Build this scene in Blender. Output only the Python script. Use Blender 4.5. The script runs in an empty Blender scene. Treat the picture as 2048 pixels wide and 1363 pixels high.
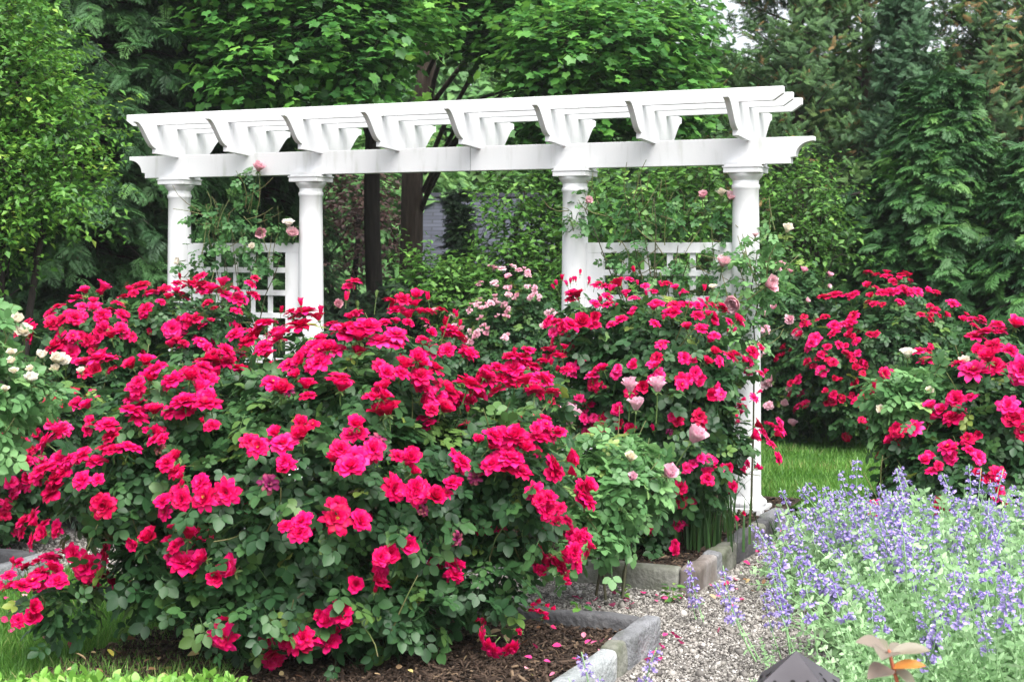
import bpy, bmesh, math
import numpy as np
from mathutils import Vector, noise as mnoise

SC = bpy.context.scene
COL = SC.collection
# ------------------------------------------------------------------ camera
EYE = 1.70
FPX, CXP, HYP = 3000.0, 1024.0, 495.0        # focal length, centre column and horizon row in photo pixels
cam_d = bpy.data.cameras.new('camera')
cam = bpy.data.objects.new('camera', cam_d)
COL.objects.link(cam)
cam.location = (0, 0, EYE)
cam.rotation_euler = (math.radians(90), 0, 0)
cam_d.sensor_width = 36.0
cam_d.lens = FPX / 2048 * 36.0
cam_d.shift_y = -(681.5 - HYP) / 2048
cam_d.clip_end = 2000
cam_d.dof.use_dof = True
cam_d.dof.focus_distance = 7.6
cam_d.dof.aperture_fstop = 6.3
SC.camera = cam
# ------------------------------------------------------------------ sky, sun, exposure
SUN_EL, SUN_AZ = math.radians(58), math.radians(156)   # azimuth clockwise from +Y: behind the viewer, to the right
w = bpy.data.worlds.new('World'); SC.world = w; w.use_nodes = True
nt = w.node_tree; nt.nodes.clear()
sky = nt.nodes.new('ShaderNodeTexSky'); sky.sky_type = 'NISHITA'; sky.sun_disc = False
sky.sun_elevation = SUN_EL; sky.sun_rotation = SUN_AZ
sky.air_density = 1.0; sky.dust_density = 4.0; sky.ozone_density = 1.0
hs = nt.nodes.new('ShaderNodeHueSaturation'); hs.inputs['Saturation'].default_value = 0.3; hs.inputs['Value'].default_value = 1.0
bg = nt.nodes.new('ShaderNodeBackground'); bg.inputs['Strength'].default_value = 0.10
ow = nt.nodes.new('ShaderNodeOutputWorld')
nt.links.new(sky.outputs[0], hs.inputs['Color']); nt.links.new(hs.outputs[0], bg.inputs['Color']); nt.links.new(bg.outputs[0], ow.inputs['Surface'])
sd = bpy.data.lights.new('sun', 'SUN'); sd.energy = 1.5; sd.angle = math.radians(55); sd.color = (1.0, 0.97, 0.92)
so = bpy.data.objects.new('sun', sd); COL.objects.link(so)
_d = Vector((math.sin(SUN_AZ) * math.cos(SUN_EL), math.cos(SUN_AZ) * math.cos(SUN_EL), math.sin(SUN_EL)))
so.rotation_euler = (-_d).to_track_quat('-Z', 'Y').to_euler()
SC.view_settings.view_transform = 'Standard'; SC.view_settings.look = 'None'
SC.view_settings.exposure = 1.78; SC.view_settings.gamma = 1.0
SC.render.engine = 'CYCLES'
cy = SC.cycles
cy.use_denoising = True
cy.max_bounces = 6; cy.diffuse_bounces = 4; cy.glossy_bounces = 2; cy.transmission_bounces = 3; cy.transparent_max_bounces = 4
cy.caustics_reflective = False; cy.caustics_refractive = False
cy.sample_clamp_indirect = 6.0; cy.volume_bounces = 1

# ------------------------------------------------------------------ helpers
def P(px, py, D):
    """point of the place seen at photo pixel (px, py), D metres ahead"""
    return np.array([(px - CXP) / FPX * D, D, EYE - (py - HYP) / FPX * D])
def G(px, py, z=0.0):
    D = (EYE - z) * FPX / (py - HYP)
    return np.array([(px - CXP) / FPX * D, D, z])
def nrm(a):
    a = np.asarray(a, float)
    return a / np.maximum(np.linalg.norm(a, axis=-1, keepdims=True), 1e-9)

def tag(o, label=None, cat=None, group=None, kind=None):
    if label: o['label'] = label
    if cat: o['category'] = cat
    if group: o['group'] = group
    if kind: o['kind'] = kind
    return o
def empty(name, loc, label, cat, group=None, rz=0.0):
    o = bpy.data.objects.new(name, None); COL.objects.link(o)
    o.location = tuple(loc); o.rotation_euler = (0, 0, rz); o.empty_display_size = 0.1
    return tag(o, label, cat, group)
def mesh(name, V, T, mat, var=None, smooth=True, mi=None):
    """triangle or quad arrays -> mesh; var: one tint value per vertex"""
    V = np.ascontiguousarray(V, np.float32); T = np.ascontiguousarray(T, np.int32)
    me = bpy.data.meshes.new(name)
    k = T.shape[1]
    me.vertices.add(len(V)); me.vertices.foreach_set('co', V.ravel())
    me.loops.add(T.size); me.loops.foreach_set('vertex_index', T.ravel())
    me.polygons.add(len(T)); me.polygons.foreach_set('loop_start', np.arange(0, T.size, k, dtype=np.int32))
    if smooth: me.polygons.foreach_set('use_smooth', np.ones(len(T), bool))
    for m in (mat if isinstance(mat, (list, tuple)) else [mat]): me.materials.append(m)
    if mi is not None: me.polygons.foreach_set('material_index', np.ascontiguousarray(mi, np.int32))
    if var is not None:
        at = me.attributes.new('var', 'FLOAT', 'POINT'); at.data.foreach_set('value', np.ascontiguousarray(var, np.float32))
    me.update(calc_edges=True)
    return me
def add(name, me, parent=None, world=True, loc=None):
    o = bpy.data.objects.new(name, me); COL.objects.link(o)
    if parent is not None:
        o.parent = parent
        if world: o.location = -parent.location
    if loc is not None: o.location = loc
    return o
def bm_obj(name, bm, mat, parent=None, smooth=False, world=False):
    me = bpy.data.meshes.new(name); bm.normal_update(); bm.to_mesh(me); bm.free(); me.materials.append(mat)
    if smooth: me.polygons.foreach_set('use_smooth', np.ones(len(me.polygons), bool))
    return add(name, me, parent, world)
def join(parts):
    """list of (V,T,var) -> one"""
    Vs, Ts, Rs, n = [], [], [], 0
    for V, T, r in parts:
        Vs.append(V); Ts.append(T + n); Rs.append(np.broadcast_to(r, (len(V),)) if np.ndim(r) == 0 else r); n += len(V)
    return np.concatenate(Vs), np.concatenate(Ts), np.concatenate(Rs)
def scatter(tpl, pos, nor, tan, scl, var):
    """copies of a triangle template (V,T): z axis along nor, y axis along tan"""
    V, T = tpl
    z = nrm(nor); y = nrm(tan - z * np.sum(tan * z, -1, keepdims=True)); x = np.cross(y, z)
    M = np.stack([x, y, z], -1) * np.asarray(scl)[:, None, None]
    W = np.einsum('nij,vj->nvi', M, V) + pos[:, None, :]
    N, nv = len(pos), len(V)
    TT = (T[None] + (np.arange(N) * nv)[:, None, None]).reshape(-1, 3)
    return W.reshape(-1, 3), TT, np.repeat(var, nv)
def scatter_many(tpls, pos, nor, tan, scl, var, rng):
    idx = rng.integers(0, len(tpls), len(pos)); out = []
    for i, t in enumerate(tpls):
        m = idx == i
        if m.any(): out.append(scatter(t, pos[m], nor[m], tan[m], scl[m], var[m]))
    return join(out)
def tube(pts, r0, r1, sides=6, cap=True):
    pts = np.asarray(pts, float); n = len(pts)
    d = nrm(np.gradient(pts, axis=0)); ref = np.array([0.3, 0.9, 0.2])
    a = nrm(np.cross(d, ref)); b = np.cross(d, a)
    r = np.linspace(r0, r1, n) if np.ndim(r0) == 0 else np.asarray(r0)
    th = np.linspace(0, 2 * math.pi, sides, endpoint=False)
    V = pts[:, None] + r[:, None, None] * (np.cos(th)[None, :, None] * a[:, None] + np.sin(th)[None, :, None] * b[:, None])
    V = V.reshape(-1, 3); T = []
    for i in range(n - 1):
        for j in range(sides):
            p, q = i * sides + j, i * sides + (j + 1) % sides
            T += [(p, q, q + sides), (p, q + sides, p + sides)]
    if cap:
        V = np.vstack([V, pts[-1] + d[-1] * r[-1]])
        for j in range(sides): T.append(((n - 1) * sides + j, (n - 1) * sides + (j + 1) % sides, len(V) - 1))
    return V, np.array(T)
def bend(p0, p1, sag, n=7, rng=None, wob=0.0):
    t = np.linspace(0, 1, n)[:, None]
    q = np.asarray(p0)[None] * (1 - t) + np.asarray(p1)[None] * t + 4 * t * (1 - t) * np.asarray(sag)[None]
    if rng is not None and wob: q[1:-1] += rng.normal(0, wob, (n - 2, 3))
    return q

# ------------------------------------------------------------------ materials
def new_mat(name):
    m = bpy.data.materials.new(name); m.use_nodes = True
    nt = m.node_tree; nt.nodes.clear()
    out = nt.nodes.new('ShaderNodeOutputMaterial'); bs = nt.nodes.new('ShaderNodeBsdfPrincipled')
    nt.links.new(bs.outputs[0], out.inputs['Surface'])
    return m, nt, bs, out
def ramp(nt, stops, src, interp='LINEAR'):
    r = nt.nodes.new('ShaderNodeValToRGB'); r.color_ramp.interpolation = interp
    e = r.color_ramp.elements
    while len(e) < len(stops): e.new(0.5)
    for el, (p, c) in zip(e, stops): el.position = p; el.color = (*c, 1)
    nt.links.new(src, r.inputs['Fac'])
    return r
def leaf_mat(name, stops, rough=0.45, trans=0.25, spec=0.4):
    """leaf whose tint differs from leaf to leaf, letting a little light through"""
    m, nt, bs, out = new_mat(name)
    at = nt.nodes.new('ShaderNodeAttribute'); at.attribute_name = 'var'
    r = ramp(nt, stops, at.outputs['Fac'])
    nt.links.new(r.outputs[0], bs.inputs['Base Color'])
    bs.inputs['Roughness'].default_value = rough; bs.inputs['Specular IOR Level'].default_value = spec
    if trans:
        tr = nt.nodes.new('ShaderNodeBsdfTranslucent'); mx = nt.nodes.new('ShaderNodeMixShader'); mx.inputs[0].default_value = trans
        br = nt.nodes.new('ShaderNodeHueSaturation'); br.inputs['Value'].default_value = 1.5; br.inputs['Hue'].default_value = 0.485
        nt.links.new(r.outputs[0], br.inputs['Color']); nt.links.new(br.outputs[0], tr.inputs['Color'])
        nt.links.new(bs.outputs[0], mx.inputs[1]); nt.links.new(tr.outputs[0], mx.inputs[2]); nt.links.new(mx.outputs[0], out.inputs['Surface'])
    return m
def petal_mat(name, stops, trans=0.25, rough=0.5):
    m, nt, bs, out = new_mat(name)
    at = nt.nodes.new('ShaderNodeAttribute'); at.attribute_name = 'var'
    oi = nt.nodes.new('ShaderNodeObjectInfo')
    ad = nt.nodes.new('ShaderNodeMath'); ad.operation = 'MULTIPLY_ADD'; ad.inputs[1].default_value = 0.5
    ml = nt.nodes.new('ShaderNodeMath'); ml.operation = 'MULTIPLY'; ml.inputs[1].default_value = 0.5
    nt.links.new(at.outputs['Fac'], ad.inputs[0]); nt.links.new(oi.outputs['Random'], ml.inputs[0]); nt.links.new(ml.outputs[0], ad.inputs[2])
    r = ramp(nt, stops, ad.outputs[0])
    nt.links.new(r.outputs[0], bs.inputs['Base Color'])
    bs.inputs['Roughness'].default_value = rough; bs.inputs['Specular IOR Level'].default_value = 0.18
    tr = nt.nodes.new('ShaderNodeBsdfTranslucent'); mx = nt.nodes.new('ShaderNodeMixShader'); mx.inputs[0].default_value = trans
    nt.links.new(r.outputs[0], tr.inputs['Color'])
    nt.links.new(bs.outputs[0], mx.inputs[1]); nt.links.new(tr.outputs[0], mx.inputs[2]); nt.links.new(mx.outputs[0], out.inputs['Surface'])
    return m
def noise_mat(name, stops, scale=8.0, detail=6, rough=0.8, bump=0.0, stretch=(1, 1, 1), bscale=None, spec=0.3, dist=0.0):
    m, nt, bs, out = new_mat(name)
    tc = nt.nodes.new('ShaderNodeTexCoord'); mp = nt.nodes.new('ShaderNodeMapping'); mp.inputs['Scale'].default_value = stretch
    nt.links.new(tc.outputs['Object'], mp.inputs['Vector'])
    n = nt.nodes.new('ShaderNodeTexNoise'); n.inputs['Scale'].default_value = scale; n.inputs['Detail'].default_value = detail; n.inputs['Distortion'].default_value = dist
    nt.links.new(mp.outputs[0], n.inputs['Vector'])
    r = ramp(nt, stops, n.outputs['Fac']); nt.links.new(r.outputs[0], bs.inputs['Base Color'])
    bs.inputs['Roughness'].default_value = rough; bs.inputs['Specular IOR Level'].default_value = spec
    if bump:
        n2 = nt.nodes.new('ShaderNodeTexNoise'); n2.inputs['Scale'].default_value = bscale or scale * 3; n2.inputs['Detail'].default_value = 8
        nt.links.new(mp.outputs[0], n2.inputs['Vector'])
        b = nt.nodes.new('ShaderNodeBump'); b.inputs['Strength'].default_value = bump; b.inputs['Distance'].default_value = 0.02
        nt.links.new(n2.outputs['Fac'], b.inputs['Height']); nt.links.new(b.outputs[0], bs.inputs['Normal'])
    return m

M = {}
M['paint'] = noise_mat('white_paint', [(0.0, (.44, .46, .42)), (.29, (.58, .60, .58)), (.36, (.64, .65, .655)), (.45, (.70, .71, .725)), (1, (.73, .735, .745))], scale=3.0, rough=.5, bump=.06, stretch=(6, 6, 1.2), bscale=30)
M['bark'] = noise_mat('dark_bark', [(.25, (.012, .010, .009)), (.6, (.035, .029, .025)), (.8, (.07, .06, .05))], scale=9, rough=.9, bump=.9, stretch=(2.5, 2.5, .35), bscale=14)
M['barkbrown'] = noise_mat('brown_bark', [(.25, (.03, .022, .017)), (.6, (.075, .057, .043)), (.8, (.13, .105, .085))], scale=9, rough=.9, bump=.9, stretch=(2.5, 2.5, .35), bscale=14)
M['cane'] = noise_mat('rose_cane', [(.3, (.035, .045, .018)), (.7, (.07, .055, .035))], scale=20, rough=.7)
M['twig'] = noise_mat('green_stem', [(.3, (.09, .15, .04)), (.7, (.16, .12, .06))], scale=20, rough=.6)
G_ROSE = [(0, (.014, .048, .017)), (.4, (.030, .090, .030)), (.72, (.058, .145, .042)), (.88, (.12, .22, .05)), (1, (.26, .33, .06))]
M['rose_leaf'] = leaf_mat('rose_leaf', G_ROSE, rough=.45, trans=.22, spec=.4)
M['rose_leaf_pale'] = leaf_mat('pale_rose_leaf', [(0, (.055, .15, .05)), (.5, (.12, .27, .095)), (.85, (.20, .39, .14)), (1, (.33, .45, .14))], rough=.45, trans=.3)
M['climb_leaf'] = leaf_mat('climbing_rose_leaf', [(0, (.028, .095, .030)), (.5, (.062, .175, .050)), (.85, (.12, .27, .075)), (1, (.24, .36, .10))], rough=.45, trans=.25)
M['red'] = petal_mat('crimson_petal', trans=.2, stops=[(0, (.24, .0008, .018)), (.25, (.52, .001, .048)), (.52, (.74, .002, .108)), (.78, (.84, .008, .19)), (1, (.88, .06, .32))])
M['pink'] = petal_mat('pale_pink_petal', [(0, (.72, .26, .38)), (.5, (.82, .45, .55)), (1, (.86, .66, .70))], trans=.3)
M['rosepink'] = petal_mat('rose_pink_petal', [(0, (.68, .20, .30)), (.4, (.80, .42, .50)), (.75, (.84, .58, .62)), (1, (.86, .74, .73))], trans=.3)
M['cream'] = petal_mat('cream_petal', [(0, (.80, .70, .40)), (.4, (.84, .76, .62)), (1, (.86, .84, .80))], trans=.3)
M['wilt'] = petal_mat('wilted_petal', [(0, (.12, .004, .06)), (.5, (.25, .02, .10)), (1, (.38, .18, .10))], trans=.1)
M['sepal'] = noise_mat('sepal', [(.3, (.06, .12, .03)), (.7, (.13, .2, .06))], scale=10, rough=.6)
M['stamen'] = noise_mat('stamen', [(.3, (.5, .3, .03)), (.7, (.65, .45, .1))], scale=10, rough=.7)

# ------------------------------------------------------------------ leaf templates (triangles, length 1 along +y)
def leaf8(wd=.55, fold=.06, droop=.10):
    V = np.array([(0, 0, 0), (-.36 * wd, .2, fold * .7), (.36 * wd, .2, fold * .7), (-.5 * wd, .48, fold - droop * .3), (.5 * wd, .48, fold - droop * .3), (0, .48, -droop * .25),
                  (-.36 * wd, .77, fold * .6 - droop * .6), (.36 * wd, .77, fold * .6 - droop * .6), (0, 1, -droop)], float)
    T = np.array([(0, 5, 1), (0, 2, 5), (1, 5, 3), (2, 4, 5), (3, 5, 6), (5, 4, 7), (5, 8, 6), (5, 7, 8)])
    return V, T
def rhomb(wd=.5, fold=.08, droop=.1, mid=.45):
    return np.array([(0, 0, 0), (-.5 * wd, mid, fold), (0, 1, -droop), (.5 * wd, mid, fold)], float), np.array([(0, 2, 1), (0, 3, 2)])
def compound(leaf, rng, n=5, L=1.0):
    """rose leaf: a terminal leaflet and pairs along a stalk, whole leaf about length 1"""
    parts = []; k = (n - 1) // 2
    specs = [(.55, 0, .46, 0)]
    for i in range(k):
        y = .50 - i * .26
        for s in (-1, 1): specs.append((y + rng.normal(0, .02), s * (62 + rng.normal(0, 8)), .38 - .05 * i, s))
    for y, a, sc, s in specs:
        V, T = leaf; V = V * sc
        t = math.radians(rng.normal(0, 14)); V = np.stack([V[:, 0] * math.cos(t) - V[:, 2] * math.sin(t), V[:, 1], V[:, 0] * math.sin(t) + V[:, 2] * math.cos(t)], 1)
        a = math.radians(a); V = np.stack([V[:, 0] * math.cos(a) + V[:, 1] * math.sin(a), -V[:, 0] * math.sin(a) + V[:, 1] * math.cos(a), V[:, 2]], 1)
        V = V + np.array([s * .03, y, -.25 * max(0, y - .1) ** 2])
        parts.append((V, T, 0.0))
    V, T = tube([(0, 0, 0), (0, .3, -.01), (0, .6, -.06)], .012, .008, 3, cap=False); parts.append((V, T, 0.0))
    V, T, _ = join(parts); return V, T
R0 = np.random.default_rng(7)
ROSE_LEAF = [compound(leaf8(.66 + .08 * R0.random(), .05 + .05 * R0.random(), .06 + .14 * R0.random()), R0, n) for n in (5, 5, 5, 3, 5, 7)]
ROSE_FAR = [compound(rhomb(.72, .06, .1), R0, n) for n in (5, 5, 7)]
def maple():
    ang = [-150, -112, -95, -58, -48, -20, 0, 20, 48, 58, 95, 112, 150]
    rad = [.40, .60, .58, .86, .68, .70, 1.0, .70, .68, .86, .58, .60, .40]
    V = [(0, .0, 0)] + [(math.sin(math.radians(a)) * r * .6, .06 + math.cos(math.radians(a)) * r * .62, -.12 * r * r + (.04 if i % 2 else 0)) for i, (a, r) in enumerate(zip(ang, rad))]
    V = np.array(V); V[:, 1] += .25
    T = np.array([(0, i + 1, i) for i in range(1, len(ang))])
    return V, T
MAPLE = [maple()]
LEAF_BROAD = [leaf8(.6, .08, .15), leaf8(.5, .1, .05), leaf8(.68, .05, .2)]
LEAF_SIMPLE = [rhomb(.55, .08, .12), rhomb(.45, .1, .05), rhomb(.62, .06, .2)]
def spray(rng, n=9, droop=.25, wid=.075, ang=48, sub=2, sl=.42):
    """flat conifer spray: axis, side twigs and scale-like tips"""
    parts = []
    def strip(p, d, L, w, z0, z1):
        d = np.array(d); s = np.array([-d[1], d[0]])
        a = np.array([*p, z0]); b = np.array([*(np.array(p) + d * L), z1]); m = (a * .5 + b * .5)
        V = np.array([a, m + np.array([*(s * w * .5), .02]), b, m - np.array([*(s * w * .5), -.02])]); parts.append((V, np.array([(0, 2, 1), (0, 3, 2)]), 0.))
    strip((0, 0), (0, 1), 1, wid, 0, -droop)
    for i in range(n):
        v = .12 + .8 * i / n
        for s in (-1, 1):
            a = math.radians(ang + rng.normal(0, 7)) * s; L = sl * (1.05 - .75 * v) * (.8 + .4 * rng.random())
            d = (math.sin(a), math.cos(a)); z = -droop * v * v; zt = z - .06 - .15 * rng.random() * L
            strip((0, v), d, L, wid * 1.1, z, zt)
            for q in range(sub):
                f = .35 + .4 * q / max(1, sub); b = a + s * math.radians(rng.choice([-42, 42]))
                strip((d[0] * L * f, v + d[1] * L * f), (math.sin(b), math.cos(b)), L * .45, wid * .8, z + (zt - z) * f, zt - .03)
    V, T, _ = join(parts); return V, T
HEMLOCK = [spray(R0, 9, .35, .045, 50, 2) for _ in range(4)]
CYPRESS = [spray(R0, 8, .15, .06, 40, 3, .46) for _ in range(4)]
SPRUCE = [spray(R0, 12, .45, .045, 42, 1, .30) for _ in range(4)]
TUFT = [spray(R0, 7, .0, .055, 32, 1, .42) for _ in range(4)]

# ------------------------------------------------------------------ roses
def bloom_mesh(name, seed, mat, whorls, stalk=.9, sepals=True, pointy=.5, stamens=False):
    rng = np.random.default_rng(seed); parts, mi = [], []
    NU, NV = 5, 6
    for (n, t0, t1, L, W, cup) in whorls:
        off = rng.random() * 6.28
        for k in range(n):
            az = off + 2 * math.pi * k / n + rng.normal(0, .16)
            LL = L * (1 + rng.normal(0, .09)); WW = W * (1 + rng.normal(0, .1))
            a0 = math.radians(t0 + rng.normal(0, 5)); a1 = math.radians(t1 + rng.normal(0, 10)); tw = rng.normal(0, .16)
            V = np.zeros((NV, NU, 3)); r, z = .03, -.05
            pr = a0; seed_w = rng.normal(0, .05, (NV, NU))
            for i in range(NV):
                v = i / (NV - 1); th = a0 + (a1 - a0) * v ** 1.3
                if i: r += LL / (NV - 1) * math.sin(th); z += LL / (NV - 1) * math.cos(th)
                wv = WW * ((v + .10) ** .55) * max(0.0, 1 - v ** (3.2 + 2 * (1 - pointy))) ** .7 + (.02 if i == 0 else 0)
                for j in range(NU):
                    u = -1 + 2 * j / (NU - 1)
                    x = u * wv * .62; inn = cup * u * u * wv
                    # cup towards the axis
                    rr = r - inn * math.cos(th) * .9; zz = z + inn * math.sin(th) * .9 + seed_w[i, j] * LL * .5 * v
                    V[i, j] = (rr + tw * x, x + tw * .2 * v, zz)
            c, s = math.cos(az), math.sin(az)
            V = V.reshape(-1, 3); V = np.stack([V[:, 0] * c - V[:, 1] * s, V[:, 0] * s + V[:, 1] * c, V[:, 2]], 1)
            T = []
            for i in range(NV - 1):
                for j in range(NU - 1):
                    p = i * NU + j; T += [(p, p + 1, p + NU + 1), (p, p + NU + 1, p + NU)]
            parts.append((V, np.array(T), np.clip(rng.normal(.48, .24) + np.repeat(np.linspace(-.30, .30, NV), NU), 0, 1))); mi += [0] * len(T)  # random petal tint, plus painted shade at the base and highlight at the edge
    if stamens:
        for k in range(16):
            a, rr = rng.random() * 6.28, .10 * math.sqrt(rng.random())
            V, T = tube([(rr * .4 * math.cos(a), rr * .4 * math.sin(a), .0), (rr * math.cos(a), rr * math.sin(a), .16 + .05 * rng.random())], .012, .02, 4)
            parts.append((V, T, .5)); mi += [2] * len(T)
    if sepals:
        V, T = tube([(0, 0, -.32), (0, 0, -.2), (0, 0, -.08), (0, 0, -.03)], np.array([.05, .13, .15, .06]), 0, 7); parts.append((V, T, .5)); mi += [1] * len(T)
        for k in range(5):
            a = k * 1.257 + rng.random() * .3; V, T = leaf8(.35, .03, .3); V = V * .5
            V = np.stack([V[:, 0], V[:, 1], V[:, 2] - .12], 1); c, s = math.cos(a), math.sin(a)
            V = np.stack([V[:, 0] * c - V[:, 1] * s, V[:, 0] * s + V[:, 1] * c, V[:, 2]], 1); parts.append((V, T, .5)); mi += [1] * len(T)
    if stalk:
        V, T = tube([(0, 0, -.25), (.03, .02, -.25 - stalk * .5), (.02, .08, -.25 - stalk)], .045, .05, 5, cap=False); parts.append((V, T, .5)); mi += [1] * len(T)
    V, T, r = join(parts)
    return mesh(name, V, T, [mat, M['sepal'], M['stamen']], r, True, mi)
OPEN = [(9, 58, 118, 1.0, .66, .08), (8, 44, 92, .90, .62, .14), (7, 30, 66, .74, .54, .24), (6, 14, 40, .56, .46, .36), (4, 2, 20, .42, .36, .5)]
FLAT = [(10, 70, 112, 1.0, .58, .06), (9, 58, 90, .84, .54, .12), (6, 35, 62, .58, .52, .28), (4, 10, 36, .36, .40, .45)]
CUPD = [(7, 30, 66, 1.02, .88, .24), (6, 20, 46, .9, .78, .34), (5, 10, 30, .74, .62, .46), (4, 2, 16, .55, .45, .6)]
BUD = [(4, 14, 22, 1.15, .72, .55), (4, 8, 12, 1.05, .55, .7), (3, 2, 5, .9, .4, .8)]
TEA = [(5, 26, 50, 1.15, .98, .34), (5, 14, 26, 1.15, .86, .5), (4, 6, 12, 1.0, .6, .65)]
GLOBE = [(9, 40, 34, .95, .72, .30), (9, 34, 18, .85, .62, .36), (8, 24, 8, .72, .5, .4), (7, 12, 0, .55, .36, .5)]
RED_MESH = [bloom_mesh('crimson_bloom', 11 + i, M['red'], w_, pointy=p_, stamens=s_) for i, (w_, p_, s_) in enumerate([(OPEN, .7, False), (OPEN, .5, False), (FLAT, .95, True), (CUPD, .4, False), (OPEN, .6, True), (FLAT, .8, False), (CUPD, .6, False)])]
RED_BUD = [bloom_mesh('crimson_bud', 31 + i, M['red'], BUD, pointy=.6) for i in range(2)]
GREEN_BUD = bloom_mesh('green_bud', 36, M['sepal'], [(4, 16, 8, 1.0, .5, .6), (4, 8, 2, .9, .4, .7)], pointy=.9, stalk=2.6)
RED_BUD += [bloom_mesh('half_open_bud', 38, M['red'], BUD, pointy=.6, stalk=2.6)]
WILT_MESH = [bloom_mesh('wilted_bloom', 41, M['wilt'], [(7, 60, 150, .8, .4, .3), (6, 40, 110, .7, .35, .4), (5, 20, 80, .5, .3, .5)], pointy=.8)]
PINK_MESH = [bloom_mesh('pale_bloom', 51 + i, M['pink'], w_, pointy=.3) for i, w_ in enumerate([CUPD, GLOBE, OPEN])]
M['teapink'] = petal_mat('tea_rose_petal', [(0, (.66, .24, .38)), (.5, (.80, .44, .56)), (1, (.85, .62, .70))], trans=.3)
TEA_MESH = [bloom_mesh('tea_bloom', 61 + i, M['teapink'], TEA, stalk=2.2, pointy=.25) for i in range(3)]
BIG_MESH = [bloom_mesh('globe_bloom', 71 + i, M['rosepink'], GLOBE, stalk=1.2, pointy=.15) for i in range(3)]
CREAM_MESH = [bloom_mesh('cream_bloom', 81 + i, M['cream'], w_, stalk=1.6, pointy=.25) for i, w_ in enumerate([GLOBE, CUPD, TEA])]

def lobes_of(L):
    return [(P(x, y, D), np.array([rx / FPX * D, rd, ry / FPX * D])) for (x, y, D, rx, ry, rd) in L]
def hit(lobes, px, py):
    """first lobe surface along the sight line of a photo pixel: position and outward normal"""
    o = np.array([0, 0, EYE]); d = nrm(np.array([(px - CXP) / FPX, 1, -(py - HYP) / FPX])); best = None; near = None
    for c, r in lobes:
        oo, dd = (o - c) / r, d / r
        A, B, C = dd @ dd, oo @ dd, oo @ oo - 1; disc = B * B - A * C
        t = -B / A if disc < 0 else (-B - math.sqrt(disc)) / A
        p = o + d * t; n = nrm((p - c) / r ** 2)
        if disc >= 0:
            if best is None or t < best[0]: best = (t, p, n)
        else:
            q = np.linalg.norm((p - c) / r)
            if near is None or q < near[0]: near = (q, p, n)
    return (best or near)[1:]
def sample_lobes(lobes, N, rng, lo=.45, power=.6):
    vol = np.array([np.prod(r) ** .67 for c, r in lobes]); idx = rng.choice(len(lobes), N, p=vol / vol.sum())
    C = np.array([c for c, r in lobes])[idx]; R = np.array([r for c, r in lobes])[idx]
    u = nrm(rng.normal(size=(N, 3))); rad = lo + (1 - lo) * rng.random(N) ** power
    return C + u * R * rad[:, None], nrm(u / R), rad
def set_rot(o, n, rng, spin=None):
    n = Vector(n); q = n.to_track_quat('Z', 'Y'); o.rotation_mode = 'QUATERNION'
    from mathutils import Quaternion
    o.rotation_quaternion = q @ Quaternion((0, 0, 1), rng.random() * 6.28)
UP = np.array([0, 0, 1.0])

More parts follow.
